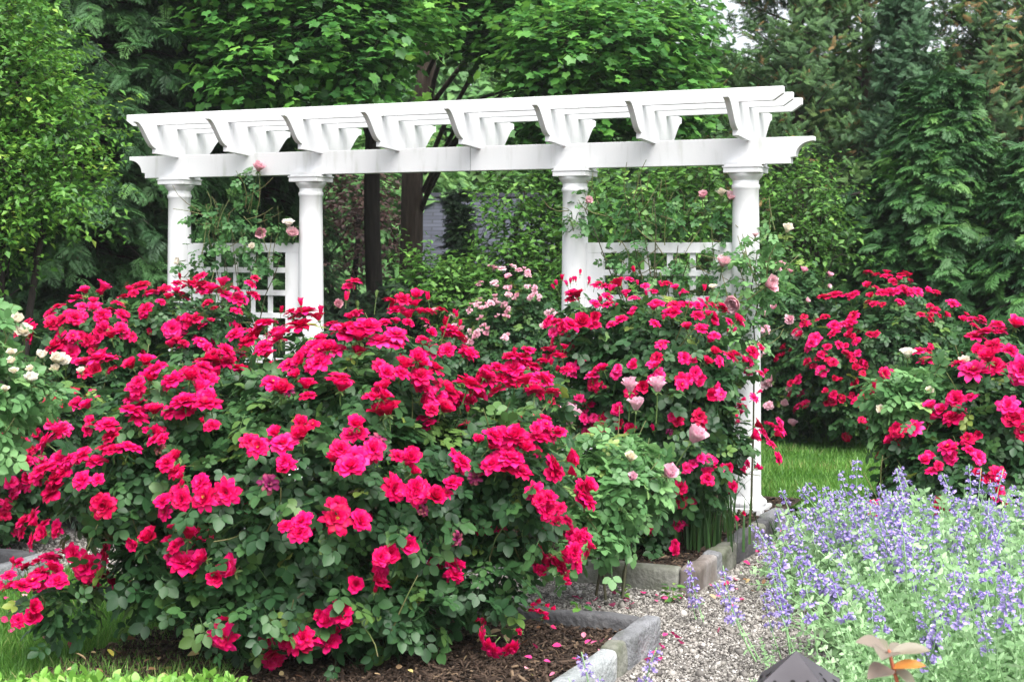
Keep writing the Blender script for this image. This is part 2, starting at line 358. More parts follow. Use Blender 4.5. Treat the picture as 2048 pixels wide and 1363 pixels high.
def rose_bush(name, label, base, Ls, blooms, seed, leaf_n, leaf_len, leaf_mat_, tpls, meshes, group=None, cat='rose bush', buds=None, wilt=(), canes=10,
              up=.6, extra=0, zmin=.05, lo=.4, bloom_part='bloom', twigs=0, size_mul=1.1, hand=(), cane_r=.011, power=.6, dup=0.0, push=.035, bud_spots=()):
    """blooms: (px, py, width px). hand: (mesh list, px, py, width, normal)"""
    rng = np.random.default_rng(seed); lob = lobes_of(Ls)
    root = empty(name, base, label, cat, group)
    pos, nor, rad = sample_lobes(lob, leaf_n, rng, lo, power)
    loose = (rng.random(len(pos)) < .10)[:, None]; pos = pos + loose * nor * (.03 + .10 * rng.random((len(pos), 1))) * (leaf_len / .125)
    k = pos[:, 2] > zmin; pos, nor = pos[k], nor[k]
    nn = nor * .55 + UP * .55 + rng.normal(0, .38, pos.shape); tt = nor * .8 + rng.normal(0, .6, pos.shape) - UP * .15
    sc = leaf_len * (.75 + .5 * rng.random(len(pos)))
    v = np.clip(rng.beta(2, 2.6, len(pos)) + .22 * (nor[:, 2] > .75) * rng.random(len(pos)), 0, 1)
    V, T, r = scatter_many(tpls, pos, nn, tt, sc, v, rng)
    # small tint differences between single leaflets
    V0 = V - np.array(base)
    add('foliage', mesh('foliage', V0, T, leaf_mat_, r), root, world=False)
    for i in range(canes):
        p, n, _ = sample_lobes(lob, 1, rng, .55, 1.0); b = np.array(base) + np.array([rng.normal(0, .07), rng.normal(0, .06), 0])
        q = bend(b, p[0], np.array([0, 0, .12]) + (p[0] - b) * np.array([-.12, -.12, .0]), 9, rng, .008)
        V, T = tube(q - np.array(base), cane_r, cane_r * .4, 6); add('cane', mesh('cane', V, T, M['cane']), root, world=False)
    items = []
    for (x, y, s) in blooms:
        p, n = hit(lob, x, y); size = s / FPX * p[1] * size_mul
        items.append((size, p, n, None))
    for i in range(extra):
        p, n, _ = sample_lobes(lob, 1, rng, .97, 1.0)
        if n[0][2] > .2 and n[0][1] < .7: items.append((np.median([q[0] for q in items[:60]]) * rng.uniform(.7, 1.05), p[0], n[0], None))
    for (size, p, n, _) in list(items):
        for _q in range(int(dup + rng.random())):
            q = p + nrm(rng.normal(0, 1, 3)) * size * .72 * np.array([1, .6, .7]); items.append((size * rng.uniform(.65, 1.0), q, n, None))
    items.sort(key=lambda q: -q[0])
    rest = []
    for i, (size, p, n, _) in enumerate(items):
        d = nrm(n * .7 + UP * up + np.array([0, -.2, 0]) + rng.normal(0, .28, 3)); p = p + n * push + UP * push * .5
        small = buds is not None and size < .058
        me = (buds if small else meshes)[rng.integers(0, len(buds if small else meshes))]
        if i < 100 - len(wilt) - len(hand):
            o = add('bud' if small else bloom_part, me, root, world=False, loc=tuple(p - np.array(base))); o.scale = (size * .5,) * 3; set_rot(o, d, rng)
        else: rest.append((me, p, d, size))
    for (x, y, s) in wilt:
        p, n = hit(lob, x, y); o = add('wilted_bloom', WILT_MESH[0], root, world=False, loc=tuple(p + n * .03 - np.array(base)))
        o.scale = (s / FPX * p[1] * .55,) * 3; set_rot(o, nrm(n + UP * .3), rng); o['label'] = 'shrivelled purple and brown rose bloom'
    for k, (x, y) in enumerate(bud_spots):
        p, n = hit(lob, x, y); sz = .022 + .012 * rng.random(); d = nrm(n * .3 + UP + rng.normal(0, .2, 3)); me = GREEN_BUD if k % 3 == 2 else RED_BUD[k % 2]
        o = add('bud', me, root, world=False, loc=tuple(p + d * .06 + n * .03 - np.array(base))); o.scale = (sz,) * 3; set_rot(o, d, rng)
        if k % 3 == 2: o['label'] = 'closed green rose bud'
    for (ml, x, y, s, d) in hand:
        p, n = hit(lob, x, y); o = add(bloom_part, ml[rng.integers(0, len(ml))], root, world=False, loc=tuple(p + n * .03 - np.array(base)))
        o.scale = (s / FPX * p[1] * .85,) * 3; set_rot(o, nrm(np.array(d, float)), rng)
    if rest:
        parts = []
        for me, p, d, size in rest:
            n = len(me.vertices); c = np.empty(n * 3, np.float32); me.vertices.foreach_get('co', c)
            t = np.empty(len(me.polygons) * 3, np.int32); me.loops.foreach_get('vertex_index', t)
            vv = np.empty(n, np.float32); me.attributes['var'].data.foreach_get('value', vv); mi = np.empty(len(me.polygons), np.int32); me.polygons.foreach_get('material_index', mi)
            W, TT, rr = scatter((c.reshape(-1, 3), t.reshape(-1, 3)), (p - np.array(base))[None], d[None], rng.normal(size=(1, 3)), np.array([size * .5]), np.array([0.]))
            parts.append((W, TT, np.clip(vv + rng.normal(0, .15), 0, 1), mi))
        V, T, r = join([q[:3] for q in parts])
        o = add('blossom', mesh('blossom', V, T, [meshes[0].materials[0], M['sepal'], M['stamen']], r, True, np.concatenate([q[3] for q in parts])), root, world=False); o['kind'] = 'stuff'
    if twigs:
        parts = []
        for i in range(twigs):
            p, n, _ = sample_lobes(lob, 1, rng, .3, 1.0); q = p[0] + nrm(n[0] * .6 + UP * .7 + rng.normal(0, .4, 3)) * (.1 + .2 * rng.random())
            V, T = tube(bend(p[0], q, rng.normal(0, .015, 3), 4) - np.array(base), .0035, .002, 4); parts.append((V, T, .5))
        V, T, r = join(parts); add('twigs', mesh('twigs', V, T, M['twig'], r), root, world=False)['kind'] = 'stuff'
    return root

# ================================================================== THE SETTING
UU = np.array([.913, -.4075, 0]); VV = np.array([.4075, .913, 0])      # along the pergola (to the right, nearer) and across it (away)
def sheet(name, poly, z, mat, kind='structure'):
    V = np.array([(x, y, z) for x, y in poly], float); bm = bmesh.new(); bm.faces.new([bm.verts.new(v) for v in V])
    o = bm_obj(name, bm, mat); tag(o, kind=kind); return o
M['soil'] = noise_mat('soil', [(.3, (.018, .013, .009)), (.55, (.04, .029, .02)), (.75, (.07, .052, .036))], scale=14, rough=.95, bump=.8, bscale=40)
M['woodfloor'] = noise_mat('dark_leaf_soil', [(.3, (.015, .014, .008)), (.6, (.03, .03, .015)), (.8, (.05, .045, .025))], scale=3, rough=.95, bump=.8, bscale=20)  # dark brown-green soil with leaf litter, its own colour
M['lawn'] = noise_mat('lawn_soil', [(.3, (.035, .10, .012)), (.6, (.055, .15, .018)), (.8, (.08, .19, .03))], scale=6, rough=.9, bump=.6, bscale=90)
M['gravelbase'] = noise_mat('gravel_bed', [(.3, (.12, .11, .10)), (.5, (.24, .22, .20)), (.7, (.40, .38, .35))], scale=90, rough=.9, bump=.9, bscale=120)
sheet('ground', [(-400, -60), (400, -60), (400, 700), (-400, 700)], -.03, M['woodfloor'])
sheet('path', [(-7, 3.2), (6, 3.2), (6, 9.6), (-7, 9.9)], 0.0, M['gravelbase'])
C0 = G(1392, 1188); E0 = C0 + VV * 1.88                                # corner of the pergola bed, far end of its right edge
def xy(p): return (p[0], p[1])
sheet('flower_bed', [xy(C0 - UU * .05 + VV * .05), xy(C0 - UU * .05 + VV * 2.5), xy(C0 - UU * 5.0 + VV * 2.5), xy(C0 - UU * 5.0 + VV * .05)], .085, M['soil'])
N0 = G(1323, 1290)                                                     # corner of the near bed
sheet('flower_bed', [xy(N0 - UU * .05 - VV * .05), xy(N0 - UU * 2.02 - VV * .05), xy(N0 - UU * 2.02 - VV * 2.2), xy(N0 - UU * .05 - VV * 2.2)], .055, M['soil'])
L0 = G(106, 1152)                                                      # corner of the small bed by the left lawn
sheet('flower_bed', [xy(L0 - UU * .05 - VV * .05), xy(L0 - UU * 2 - VV * .05), xy(L0 - UU * 2 - VV * 1.2), xy(L0 - UU * .05 - VV * 1.2)], .05, M['gravelbase'])
sheet('flower_bed', [(1.2, 3.4), (6, 3.4), (6, 9.0), (2.05, 8.2), (1.3, 6.4)], .008, M['soil'])
T0 = E0 + UU * .10                                                     # timber edge of the lawn starts here
LAWN = [xy(T0 + VV * .03), xy(T0 + UU * 5 + VV * .03), (8.2, 13.6), (-6.5, 14.2), (-7.5, 11.6), xy(C0 - UU * 5.0 + VV * 2.5), xy(C0 - UU * .05 + VV * 2.5), xy(E0 - UU * .0 + VV * .05)]
sheet('lawn', LAWN, .02, M['lawn'])
LAWN2 = [(-1.28, 7.25), (-2.35, 7.75), (-2.95, 6.3), (-4.4, 6.0), (-4.2, 3.6), (-.95, 3.6), (-1.05, 5.6)]
sheet('lawn', LAWN2, .012, M['lawn'])

def inside(poly, p):
    x, y = p[:, 0], p[:, 1]; c = np.zeros(len(p), bool); n = len(poly)
    for i in range(n):
        x0, y0 = poly[i]; x1, y1 = poly[(i + 1) % n]
        k = ((y0 > y) != (y1 > y)) & (x < (x1 - x0) * (y - y0) / (y1 - y0 + 1e-12) + x0); c ^= k
    return c
def blades(name, poly, box, N, L, wd, z, mat, seed):
    rng = np.random.default_rng(seed)
    p = np.stack([rng.uniform(box[0], box[1], N), rng.uniform(box[2], box[3], N), np.full(N, z)], 1); p = p[inside(poly, p)]
    tpl = (np.array([(-.5 * wd, 0, 0), (.5 * wd, 0, 0), (-.4 * wd, .55, .06), (.4 * wd, .55, .06), (0, 1, .3)]), np.array([(0, 1, 3), (0, 3, 2), (2, 3, 4)]))
    tan = UP + rng.normal(0, .38, p.shape); nor = nrm(rng.normal(size=p.shape) * np.array([1, 1, .1]))
    clump = np.array([mnoise.noise(Vector((a * 2.2, b * 2.2, 0))) for a, b in p[:, :2]])
    V, T, r = scatter(tpl, p, nor, tan, L * (.6 + .6 * rng.random(len(p))) * (1 + .35 * clump), np.clip(rng.beta(2.5, 2.5, len(p)) + .25 * clump, 0, 1))
    o = add(name, mesh(name, V, T, mat, r)); tag(o, kind='stuff'); return o
M['grass'] = leaf_mat('grass_blade', [(0, (.04, .12, .018)), (.45, (.09, .235, .036)), (.8, (.16, .34, .06)), (.93, (.30, .36, .12)), (1, (.42, .38, .18))], rough=.5, trans=.35)
blades('grass', LAWN, (.6, 5, 9.2, 13.8), 95000, .085, .085, .02, M['grass'], 1)
blades('grass', LAWN, (-6, .6, 9.5, 14), 30000, .085, .11, .02, M['grass'], 2)
blades('grass', LAWN2, (-3.3, -.9, 4.4, 7.8), 60000, .075, .065, .012, M['grass'], 3)
# gravel, mulch, leaf litter
def bits(name, polys, N, size, tplf, z, mat, seed, flat=.6, hole=()):
    rng = np.random.default_rng(seed); xs = [q for pl in polys for q in pl]
    bx = (min(q[0] for q in xs), max(q[0] for q in xs), min(q[1] for q in xs), max(q[1] for q in xs))
    p = np.stack([rng.uniform(bx[0], bx[1], N), rng.uniform(bx[2], bx[3], N), np.full(N, z)], 1)
    k = np.zeros(N, bool)
    for pl in polys: k |= inside(pl, p)
    for pl in hole: k &= ~inside(pl, p)
    p = p[k]; n = len(p); p[:, 2] += size * .3 * rng.random(n)
    nor = UP * (1 if flat else 0) + rng.normal(0, .45, p.shape); tan = rng.normal(size=p.shape)
    V, T, r = scatter_many([tplf(rng) for _ in range(6)], p, nor, tan, size * np.exp(rng.normal(0, .35, n)), rng.random(n), rng)
    o = add(name, mesh(name, V, T, mat, r, smooth=False)); tag(o, kind='stuff'); return o
def pebble(rng):
    V = np.array([(1, 0, 0), (-1, 0, 0), (0, 1, 0), (0, -1, 0), (0, 0, .6), (0, 0, -.6), (.6, .6, .25), (-.6, .6, -.2), (-.6, -.6, .25), (.6, -.6, -.2)]) * .5
    V = V * rng.uniform(.7, 1.25, V.shape); T = []
    ring = [0, 6, 2, 7, 1, 8, 3, 9]
    for i in range(8): a, b = ring[i], ring[(i + 1) % 8]; T += [(a, b, 4), (b, a, 5)]
    return V, np.array(T)
def chip(rng):
    a, b, c = .5, .09 + .07 * rng.random(), .05; V = np.array([(x, y, z) for x in (-b, b) for y in (-a, a) for z in (-c, c)]) * rng.uniform(.7, 1.3, (8, 3))
    Q = [(0, 1, 3, 2), (4, 6, 7, 5), (0, 4, 5, 1), (2, 3, 7, 6), (0, 2, 6, 4), (1, 5, 7, 3)]
    return V, np.array([t for q in Q for t in ((q[0], q[1], q[2]), (q[0], q[2], q[3]))])
M['gravel'] = leaf_mat('gravel_stone', [(0, (.07, .063, .058)), (.3, (.185, .172, .158)), (.6, (.29, .27, .245)), (.88, (.40, .375, .345)), (1, (.60, .58, .55))], rough=.75, trans=0, spec=.3)
M['mulch'] = leaf_mat('bark_chip', [(0, (.012, .008, .006)), (.5, (.042, .027, .019)), (.9, (.085, .058, .042)), (1, (.20, .14, .09))], rough=.85, trans=0, spec=.2)
NEARBED = [xy(N0 - UU * .08 - VV * .08), xy(N0 - UU * 2.0 - VV * .08), xy(N0 - UU * 2.0 - VV * 2.1), xy(N0 - UU * .08 - VV * 2.1)]
PERBED = [xy(C0 - UU * .08 + VV * .08), xy(C0 - UU * .08 + VV * 2.4), xy(C0 - UU * 4.9 + VV * 2.4), xy(C0 - UU * 4.9 + VV * .08)]
NB2 = [xy(N0 + UU * .02 + VV * .02), xy(N0 - UU * 2.05 + VV * .02), xy(N0 - UU * 2.05 - VV * 2.2), xy(N0 + UU * .02 - VV * 2.2)]
PB2 = [xy(C0 + UU * .02 - VV * .02), xy(C0 + UU * .02 + VV * 2.5), xy(C0 - UU * 5 + VV * 2.5), xy(C0 - UU * 5 - VV * .02)]
bits('gravel', [[(-.3, 8.3), (-.3, 6.6), (.2, 4.6), (1.5, 4.6), (3.2, 9.1), (1.6, 9.15)]], 230000, .0108, pebble, .003, M['gravel'], 4, hole=(NB2, PB2))
bits('gravel', [[(-.3, 8.3), (-.3, 6.6), (.2, 4.6), (1.5, 4.6), (3.2, 9.1), (1.6, 9.15)]], 5000, .024, pebble, .005, M['gravel'], 14, hole=(NB2, PB2))
bits('gravel', [[(-3.6, 9.4), (-3.4, 7.4), (-1.2, 7.2), (-1.0, 8.4)]], 22000, .016, pebble, .003, M['gravel'], 5, hole=(PB2, LAWN2))
bits('bark_mulch', [NEARBED], 34000, .029, chip, .058, M['mulch'], 6)
bits('bark_mulch', [PERBED], 34000, .03, chip, .088, M['mulch'], 7)
M['litter'] = leaf_mat('fallen_leaf', [(0, (.16, .07, .03)), (.4, (.32, .19, .10)), (.7, (.45, .34, .2)), (1, (.42, .38, .05))], rough=.7, trans=.15)
bits('leaf_litter', [NEARBED], 170, .04, lambda r: leaf8(.6, .12, .1), .085, M['litter'], 8)
bits('leaf_litter', [[(.9, 7.2), (1.6, 8.9), (1.9, 8.9), (1.1, 6.9)]], 90, .03, lambda r: leaf8(.6, .12, .1), .02, M['litter'], 9, hole=(PB2,))

# ---- stone edging: every stone is a thing of its own
M['stone_grey'] = noise_mat('grey_stone', [(.25, (.07, .08, .05)), (.38, (.14, .145, .15)), (.55, (.22, .225, .24)), (.72, (.33, .335, .34))], scale=6, rough=.85, bump=.9, bscale=45)
M['stone_dark'] = noise_mat('dark_stone', [(.3, (.055, .055, .06)), (.6, (.10, .10, .105)), (.8, (.16, .155, .15))], scale=9, rough=.8, bump=.6, bscale=40)
M['stone_brown'] = noise_mat('brown_stone', [(.3, (.09, .075, .065)), (.5, (.18, .155, .14)), (.7, (.28, .26, .25))], scale=8, rough=.85, bump=.7, bscale=35, stretch=(1, 1, .4))
M['stone_moss'] = noise_mat('mossy_stone', [(.3, (.07, .085, .045)), (.5, (.16, .165, .135)), (.75, (.26, .26, .235))], scale=8, rough=.85, bump=.5, bscale=45)
M['stone_pale'] = noise_mat('pale_stone', [(.25, (.13, .14, .11)), (.4, (.24, .26, .265)), (.6, (.34, .36, .365)), (.78, (.44, .45, .45))], scale=6, rough=.85, bump=.8, bscale=50)
def stone(p0, d, L, wd, h, mat, label, seed, z0=-.04, top_r=.02):
    """edging stone from p0 along d, its width to the left of d"""
    bm = bmesh.new(); bmesh.ops.create_cube(bm, size=1.0)
    d = np.array(d); s = np.array([-d[1], d[0], 0])
    bmesh.ops.scale(bm, vec=(L - .004, wd, h - z0), verts=bm.verts)
    bmesh.ops.bevel(bm, geom=[e for e in bm.edges], offset=top_r, segments=3, affect='EDGES', profile=.5)
    bmesh.ops.subdivide_edges(bm, edges=[e for e in bm.edges if e.calc_length() > .06], cuts=4, use_grid_fill=True)
    for v in bm.verts:
        q = Vector((v.co.x * 9 + seed * 3.1, v.co.y * 9, v.co.z * 9)); v.co += Vector((mnoise.noise(q) * .004, mnoise.noise(q + Vector((9, 0, 0))) * .010 + mnoise.noise(q * 3) * .003, mnoise.noise(q + Vector((0, 9, 0))) * .012 + mnoise.noise(q * 4) * .003))
    o = bm_obj('edging_stone', bm, M[mat], smooth=True)
    c = np.array(p0) + d * L / 2 + s * wd / 2; o.location = (c[0], c[1], (h + z0) / 2); o.rotation_euler = (0, 0, math.atan2(d[1], d[0]))
    return tag(o, label, 'edging stone', 'stones edging the flower beds')
p = C0.copy()
for i, (L, mt, lb, h) in enumerate([(.38, 'stone_brown', 'brown rough edging stone at the near corner of the pergola bed', .125), (.10, 'stone_grey', 'narrow grey edging stone behind the brown corner stone', .128),
        (.29, 'stone_moss', 'greenish mossy edging stone, third from the pergola bed corner', .125), (.36, 'stone_dark', 'dark grey long edging stone midway along the pergola bed', .13),
        (.24, 'stone_moss', 'short grey green edging stone behind the long dark one', .125), (.16, 'stone_dark', 'small dark edging stone next to the pale end stone', .125), (.33, 'stone_grey', 'pale grey edging stone in front of the rightmost white column', .135)]):
    stone(p, VV, L, .09, h, mt, lb, i); p = p + VV * L
p = C0 - UU * .0 - UU * .09 - VV * .0
for i, (L, mt, lb) in enumerate([(.42, 'stone_moss', 'wide olive grey edging stone beside the brown corner stone'), (.5, 'stone_moss', 'long greenish edging stone behind the pink rose bush stems'), (.55, 'stone_grey', 'grey edging stone hidden behind the large red rose bush'), (.6, 'stone_dark', 'dark edging stone behind the large red rose bush, far end'),
        (.6, 'stone_grey', 'grey edging stone under the far left red rose bush'), (.6, 'stone_dark', 'dark edging stone under the far left red rose bush')]):
    stone(p - UU * L, UU, L, .085, .12, mt, lb, 10 + i); p = p - UU * L
p = N0 - UU * .0
for i, (L, mt, lb, h) in enumerate([(.42, 'stone_grey', 'long blue grey corner stone of the bark mulch bed', .13), (.11, 'stone_moss', 'narrow mossy upright stone between two long edging stones', .125), (.55, 'stone_pale', 'pale rounded edging stone nearest along the gravel path', .12), (.5, 'stone_grey', 'grey edging stone at the foot of the bark mulch bed', .12)]):
    stone(p - VV * L, VV, L, .085, h, mt, lb, 20 + i, top_r=.03 if i == 2 else .018); p = p - VV * L
p = N0 - UU * .085 - VV * .085
for i, (L, mt, lb) in enumerate([(.62, 'stone_dark', 'dark slate coloured stone along the back of the bark mulch bed'), (.62, 'stone_grey', 'grey stone along the back of the bark mulch bed, under the roses'), (.64, 'stone_dark', 'dark stone at the back left of the bark mulch bed')]):
    stone(p - UU * L, UU, L, .085, .125, mt, lb, 30 + i); p = p - UU * L
stone(L0 - VV * .8, VV, .8, .09, .12, 'stone_grey', 'grey edging stone at the rim of the left lawn', 40)
stone(L0 - UU * .91 - VV * .09, UU, .82, .09, .12, 'stone_dark', 'dark grey edging stone beside the gravel at the far left', 41)
M['timber'] = noise_mat('timber', [(.3, (.10, .065, .04)), (.6, (.22, .15, .10)), (.8, (.34, .26, .18))], scale=6, rough=.8, bump=.4, stretch=(.3, 6, 6), bscale=20)
bm = bmesh.new(); bmesh.ops.create_cube(bm, size=1); bmesh.ops.scale(bm, vec=(4.4, .045, .11), verts=bm.verts); bmesh.ops.bevel(bm, geom=bm.edges[:], offset=.006, segments=2, affect='EDGES')
o = bm_obj('timber_edging', bm, M['timber']); c = T0 + UU * 2.2; o.location = (c[0], c[1], .02); o.rotation_euler = (0, 0, math.atan2(UU[1], UU[0])); tag(o, 'low weathered timber board between the gravel and the lawn', 'lawn edging')

# ================================================================== PERGOLA
A4 = np.array([1.437, 9.22, .09]); RZ = math.atan2(UU[1], UU[0])
perg = empty('pergola', A4, 'white wooden garden pergola with four round columns and two trellis panels', 'pergola', rz=RZ)
ZB = .09
def lathe(prof, seg=40):
    V, Q = [], []
    for r, z in prof:
        for k in range(seg): a = 2 * math.pi * k / seg; V.append((r * math.cos(a), r * math.sin(a), z))
    for i in range(len(prof) - 1):
        for k in range(seg): a, b = i * seg + k, i * seg + (k + 1) % seg; Q.append((a, b, b + seg, a + seg))
    return np.array(V), np.array(Q)
def box_bm(bm, x0, x1, y0, y1, z0, z1, bev=.003):
    r = bmesh.ops.create_cube(bm, size=1); vs = r['verts']
    for v in vs: v.co = Vector(((x0 + x1) / 2 + v.co.x * (x1 - x0), (y0 + y1) / 2 + v.co.y * (y1 - y0), (z0 + z1) / 2 + v.co.z * (z1 - z0)))
    if bev: bmesh.ops.bevel(bm, geom=list({e for v in vs for e in v.link_edges}), offset=bev, segments=2, affect='EDGES')
def prism_bm(pts, axis, a, b, bev=.002):
    """outline (2-D) given in the plane across axis, pushed from a to b"""
    bm = bmesh.new(); f = lambda q, t: (t, q[0], q[1]) if axis == 'x' else (q[0], t, q[1])
    A = [bm.verts.new(f(q, a)) for q in pts]; B = [bm.verts.new(f(q, b)) for q in pts]; n = len(pts)
    bm.faces.new(A); bm.faces.new(B[::-1])
    for i in range(n): bm.faces.new((A[i], B[i], B[(i + 1) % n], A[(i + 1) % n]))
    bmesh.ops.recalc_face_normals(bm, faces=bm.faces)
    if bev: bmesh.ops.bevel(bm, geom=[e for e in bm.edges if len(e.link_faces) == 2 and e.calc_face_angle(0) > .6], offset=bev, segments=1, affect='EDGES')
    return bm
shaft_prof = [(.094, .15), (.094, .17), (.0925, .5), (.0915, .8), (.089, 1.2), (.085, 1.6), (.0815, 1.9), (.080, 2.055), (.0845, 2.06), (.087, 2.068), (.087, 2.078), (.0845, 2.085), (.080, 2.09), (.080, 2.122)]
base_prof = [(.094, .185), (.098, .178), (.108, .168), (.110, .162), (.120, .160), (.1265, .152), (.1285, .142), (.1265, .130), (.120, .122), (.112, .1205), (.112, .1195)]
cap_prof = [(.080, 2.112), (.086, 2.118), (.088, 2.122), (.094, 2.128), (.103, 2.140), (.107, 2.150), (.107, 2.158), (.10, 2.162)]
sV, sQ = lathe(shaft_prof); shaft_me = mesh('column', sV - [0, 0, ZB], sQ, M['paint'])
bV, bQ = lathe(base_prof); base_me = None
XC = [0, -1.128, -3.113, -4.23]
for i, x in enumerate(XC):
    o = add('column', shaft_me, perg, world=False, loc=(x, 0, 0))
    if base_me is None:
        t = mesh('t', bV - [0, 0, ZB], bQ, M['paint']); bm = bmesh.new(); bm.from_mesh(t); box_bm(bm, -.132, .132, -.132, .132, -.03, .0305, .004); b = bm_obj('base', bm, M['paint'], o)
        base_me = b.data; base_me.polygons.foreach_set('use_smooth', [len(p.vertices) == 4 and p.area < .0012 for p in base_me.polygons])
        cV, cQ = lathe(cap_prof); t = mesh('t', cV - [0, 0, ZB], cQ, M['paint']); bm = bmesh.new(); bm.from_mesh(t); n0 = len(bm.faces)
        z = -ZB
        box_bm(bm, -.112, .112, -.112, .112, 2.157 + z, 2.190 + z, .002); box_bm(bm, -.118, .118, -.118, .118, 2.1885 + z, 2.1975 + z, .002); box_bm(bm, -.108, .108, -.108, .108, 2.196 + z, 2.223 + z, .003)
        b = bm_obj('capital', bm, M['paint'], o); cap_me = b.data; cap_me.polygons.foreach_set('use_smooth', [j < n0 for j in range(len(cap_me.polygons))])
    else:
        add('base', base_me, o, world=False); add('capital', cap_me, o, world=False)
# beam with coved ends
def arc(p0, p1, bulge, n=10):
    """quarter curve from p0 to p1, hugging the corner (bulge picks which)"""
    out = []
    for i in range(n + 1):
        a = math.pi / 2 * i / n
        u, v = (1 - math.cos(a), math.sin(a)) if bulge else (math.sin(a), 1 - math.cos(a))
        out.append((p0[0] + (p1[0] - p0[0]) * u, p0[1] + (p1[1] - p0[1]) * v))
    return out
ZT, ZL = 2.370 - ZB, 2.209 - ZB
R_ = [(.425, ZT), (.425, ZT - .026)] + arc((.422, ZT - .028), (.315, ZT - .120), False)[1:] + [(.285, ZT - .124), (.285, ZL)]
Lx = [(-4.23 - x, z) for x, z in R_][::-1]
bm = prism_bm(R_ + Lx, 'y', -.036, .036); bm_obj('beam', bm, M['paint'], perg)
for x in (-1.86,):   # butt joint in the beam face
    bm = bmesh.new(); box_bm(bm, x - .0012, x + .0012, -.0372, -.0352, ZL + .004, ZT - .004, 0); M['gap'] = noise_mat('joint', [(0, (.10, .10, .10)), (1, (.16, .16, .16))]); bm_obj('joint', bm, M['gap'], perg)
# rafters
H = .236
def ogee(y0, z0, y1, z1, n=12):
    return [(y0 + (y1 - y0) * t, z0 + (z1 - z0) * (t * t * (3 - 2 * t))) for t in np.linspace(0, 1, n)]
prof = [(-.515, 0), (-.515, -.038)] + ogee(-.512, -.040, -.295, -.200) + [(-.288, -.203), (-.288, -H), (.288, -H), (.288, -.203)] + ogee(.295, -.200, .505, -.040) + [(.508, -.038), (.508, 0)]
ta = math.radians(-3.3)
prof = [(y * math.cos(ta) - z * math.sin(ta), 2.586 - ZB + y * math.sin(ta) + z * math.cos(ta)) for y, z in prof]
bm = prism_bm(prof, 'x', -.018, .018); r0 = bm_obj('rafter', bm, M['paint'], perg); r0.location = (.018, 0, 0)
for i in range(1, 8): o = r0.copy(); COL.objects.link(o); o.parent = perg; o.location = (.018 - .6065 * i, 0, 0)
for y, zo in ((-.275, .0), (-.04, -.0135), (.195, -.027)):
    z1, z0 = 2.652 + zo - ZB, 2.569 + zo - ZB
    bm = prism_bm([(-4.475, z1), (.305, z1), (.305, z1 - .042), (.245, z0), (-4.415, z0), (-4.475, z1 - .042)], 'y', y - .02, y + .02); bm_obj('purlin', bm, M['paint'], perg)
# trellis panels
def trellis(xa, xb):
    z1, z0 = 1.732 - ZB, .30 - ZB
    bm = bmesh.new(); box_bm(bm, xa, xb, -.018, .018, z1 - .066, z1, .002); box_bm(bm, xa, xb, -.018, .018, z0, z0 + .07, .002)
    box_bm(bm, xa, xa + .118, -.0175, .0175, z0 + .0705, z1 - .0665, .002); box_bm(bm, xb - .118, xb, -.0175, .0175, z0 + .0705, z1 - .0665, .002)
    f = bm_obj('trellis_panel', bm, M['paint'], perg)
    bm = bmesh.new(); a, b = xa + .118, xb - .118
    for k in range(4): x = a + (b - a) * (k + 1) / 5 + (k - 1.5) * .004; box_bm(bm, x - .019, x + .019, .000, .012, z0 + .05, z1 - .05, .0015)
    z = z1 - .066 - .125
    while z > z0 + .1: box_bm(bm, a - .01, b + .01, -.0135, -.0008, z - .019, z + .019, .0015); z -= .160
    bm_obj('lattice', bm, M['paint'], f)
trellis(-1.045, -.083); trellis(-4.147, -3.196)
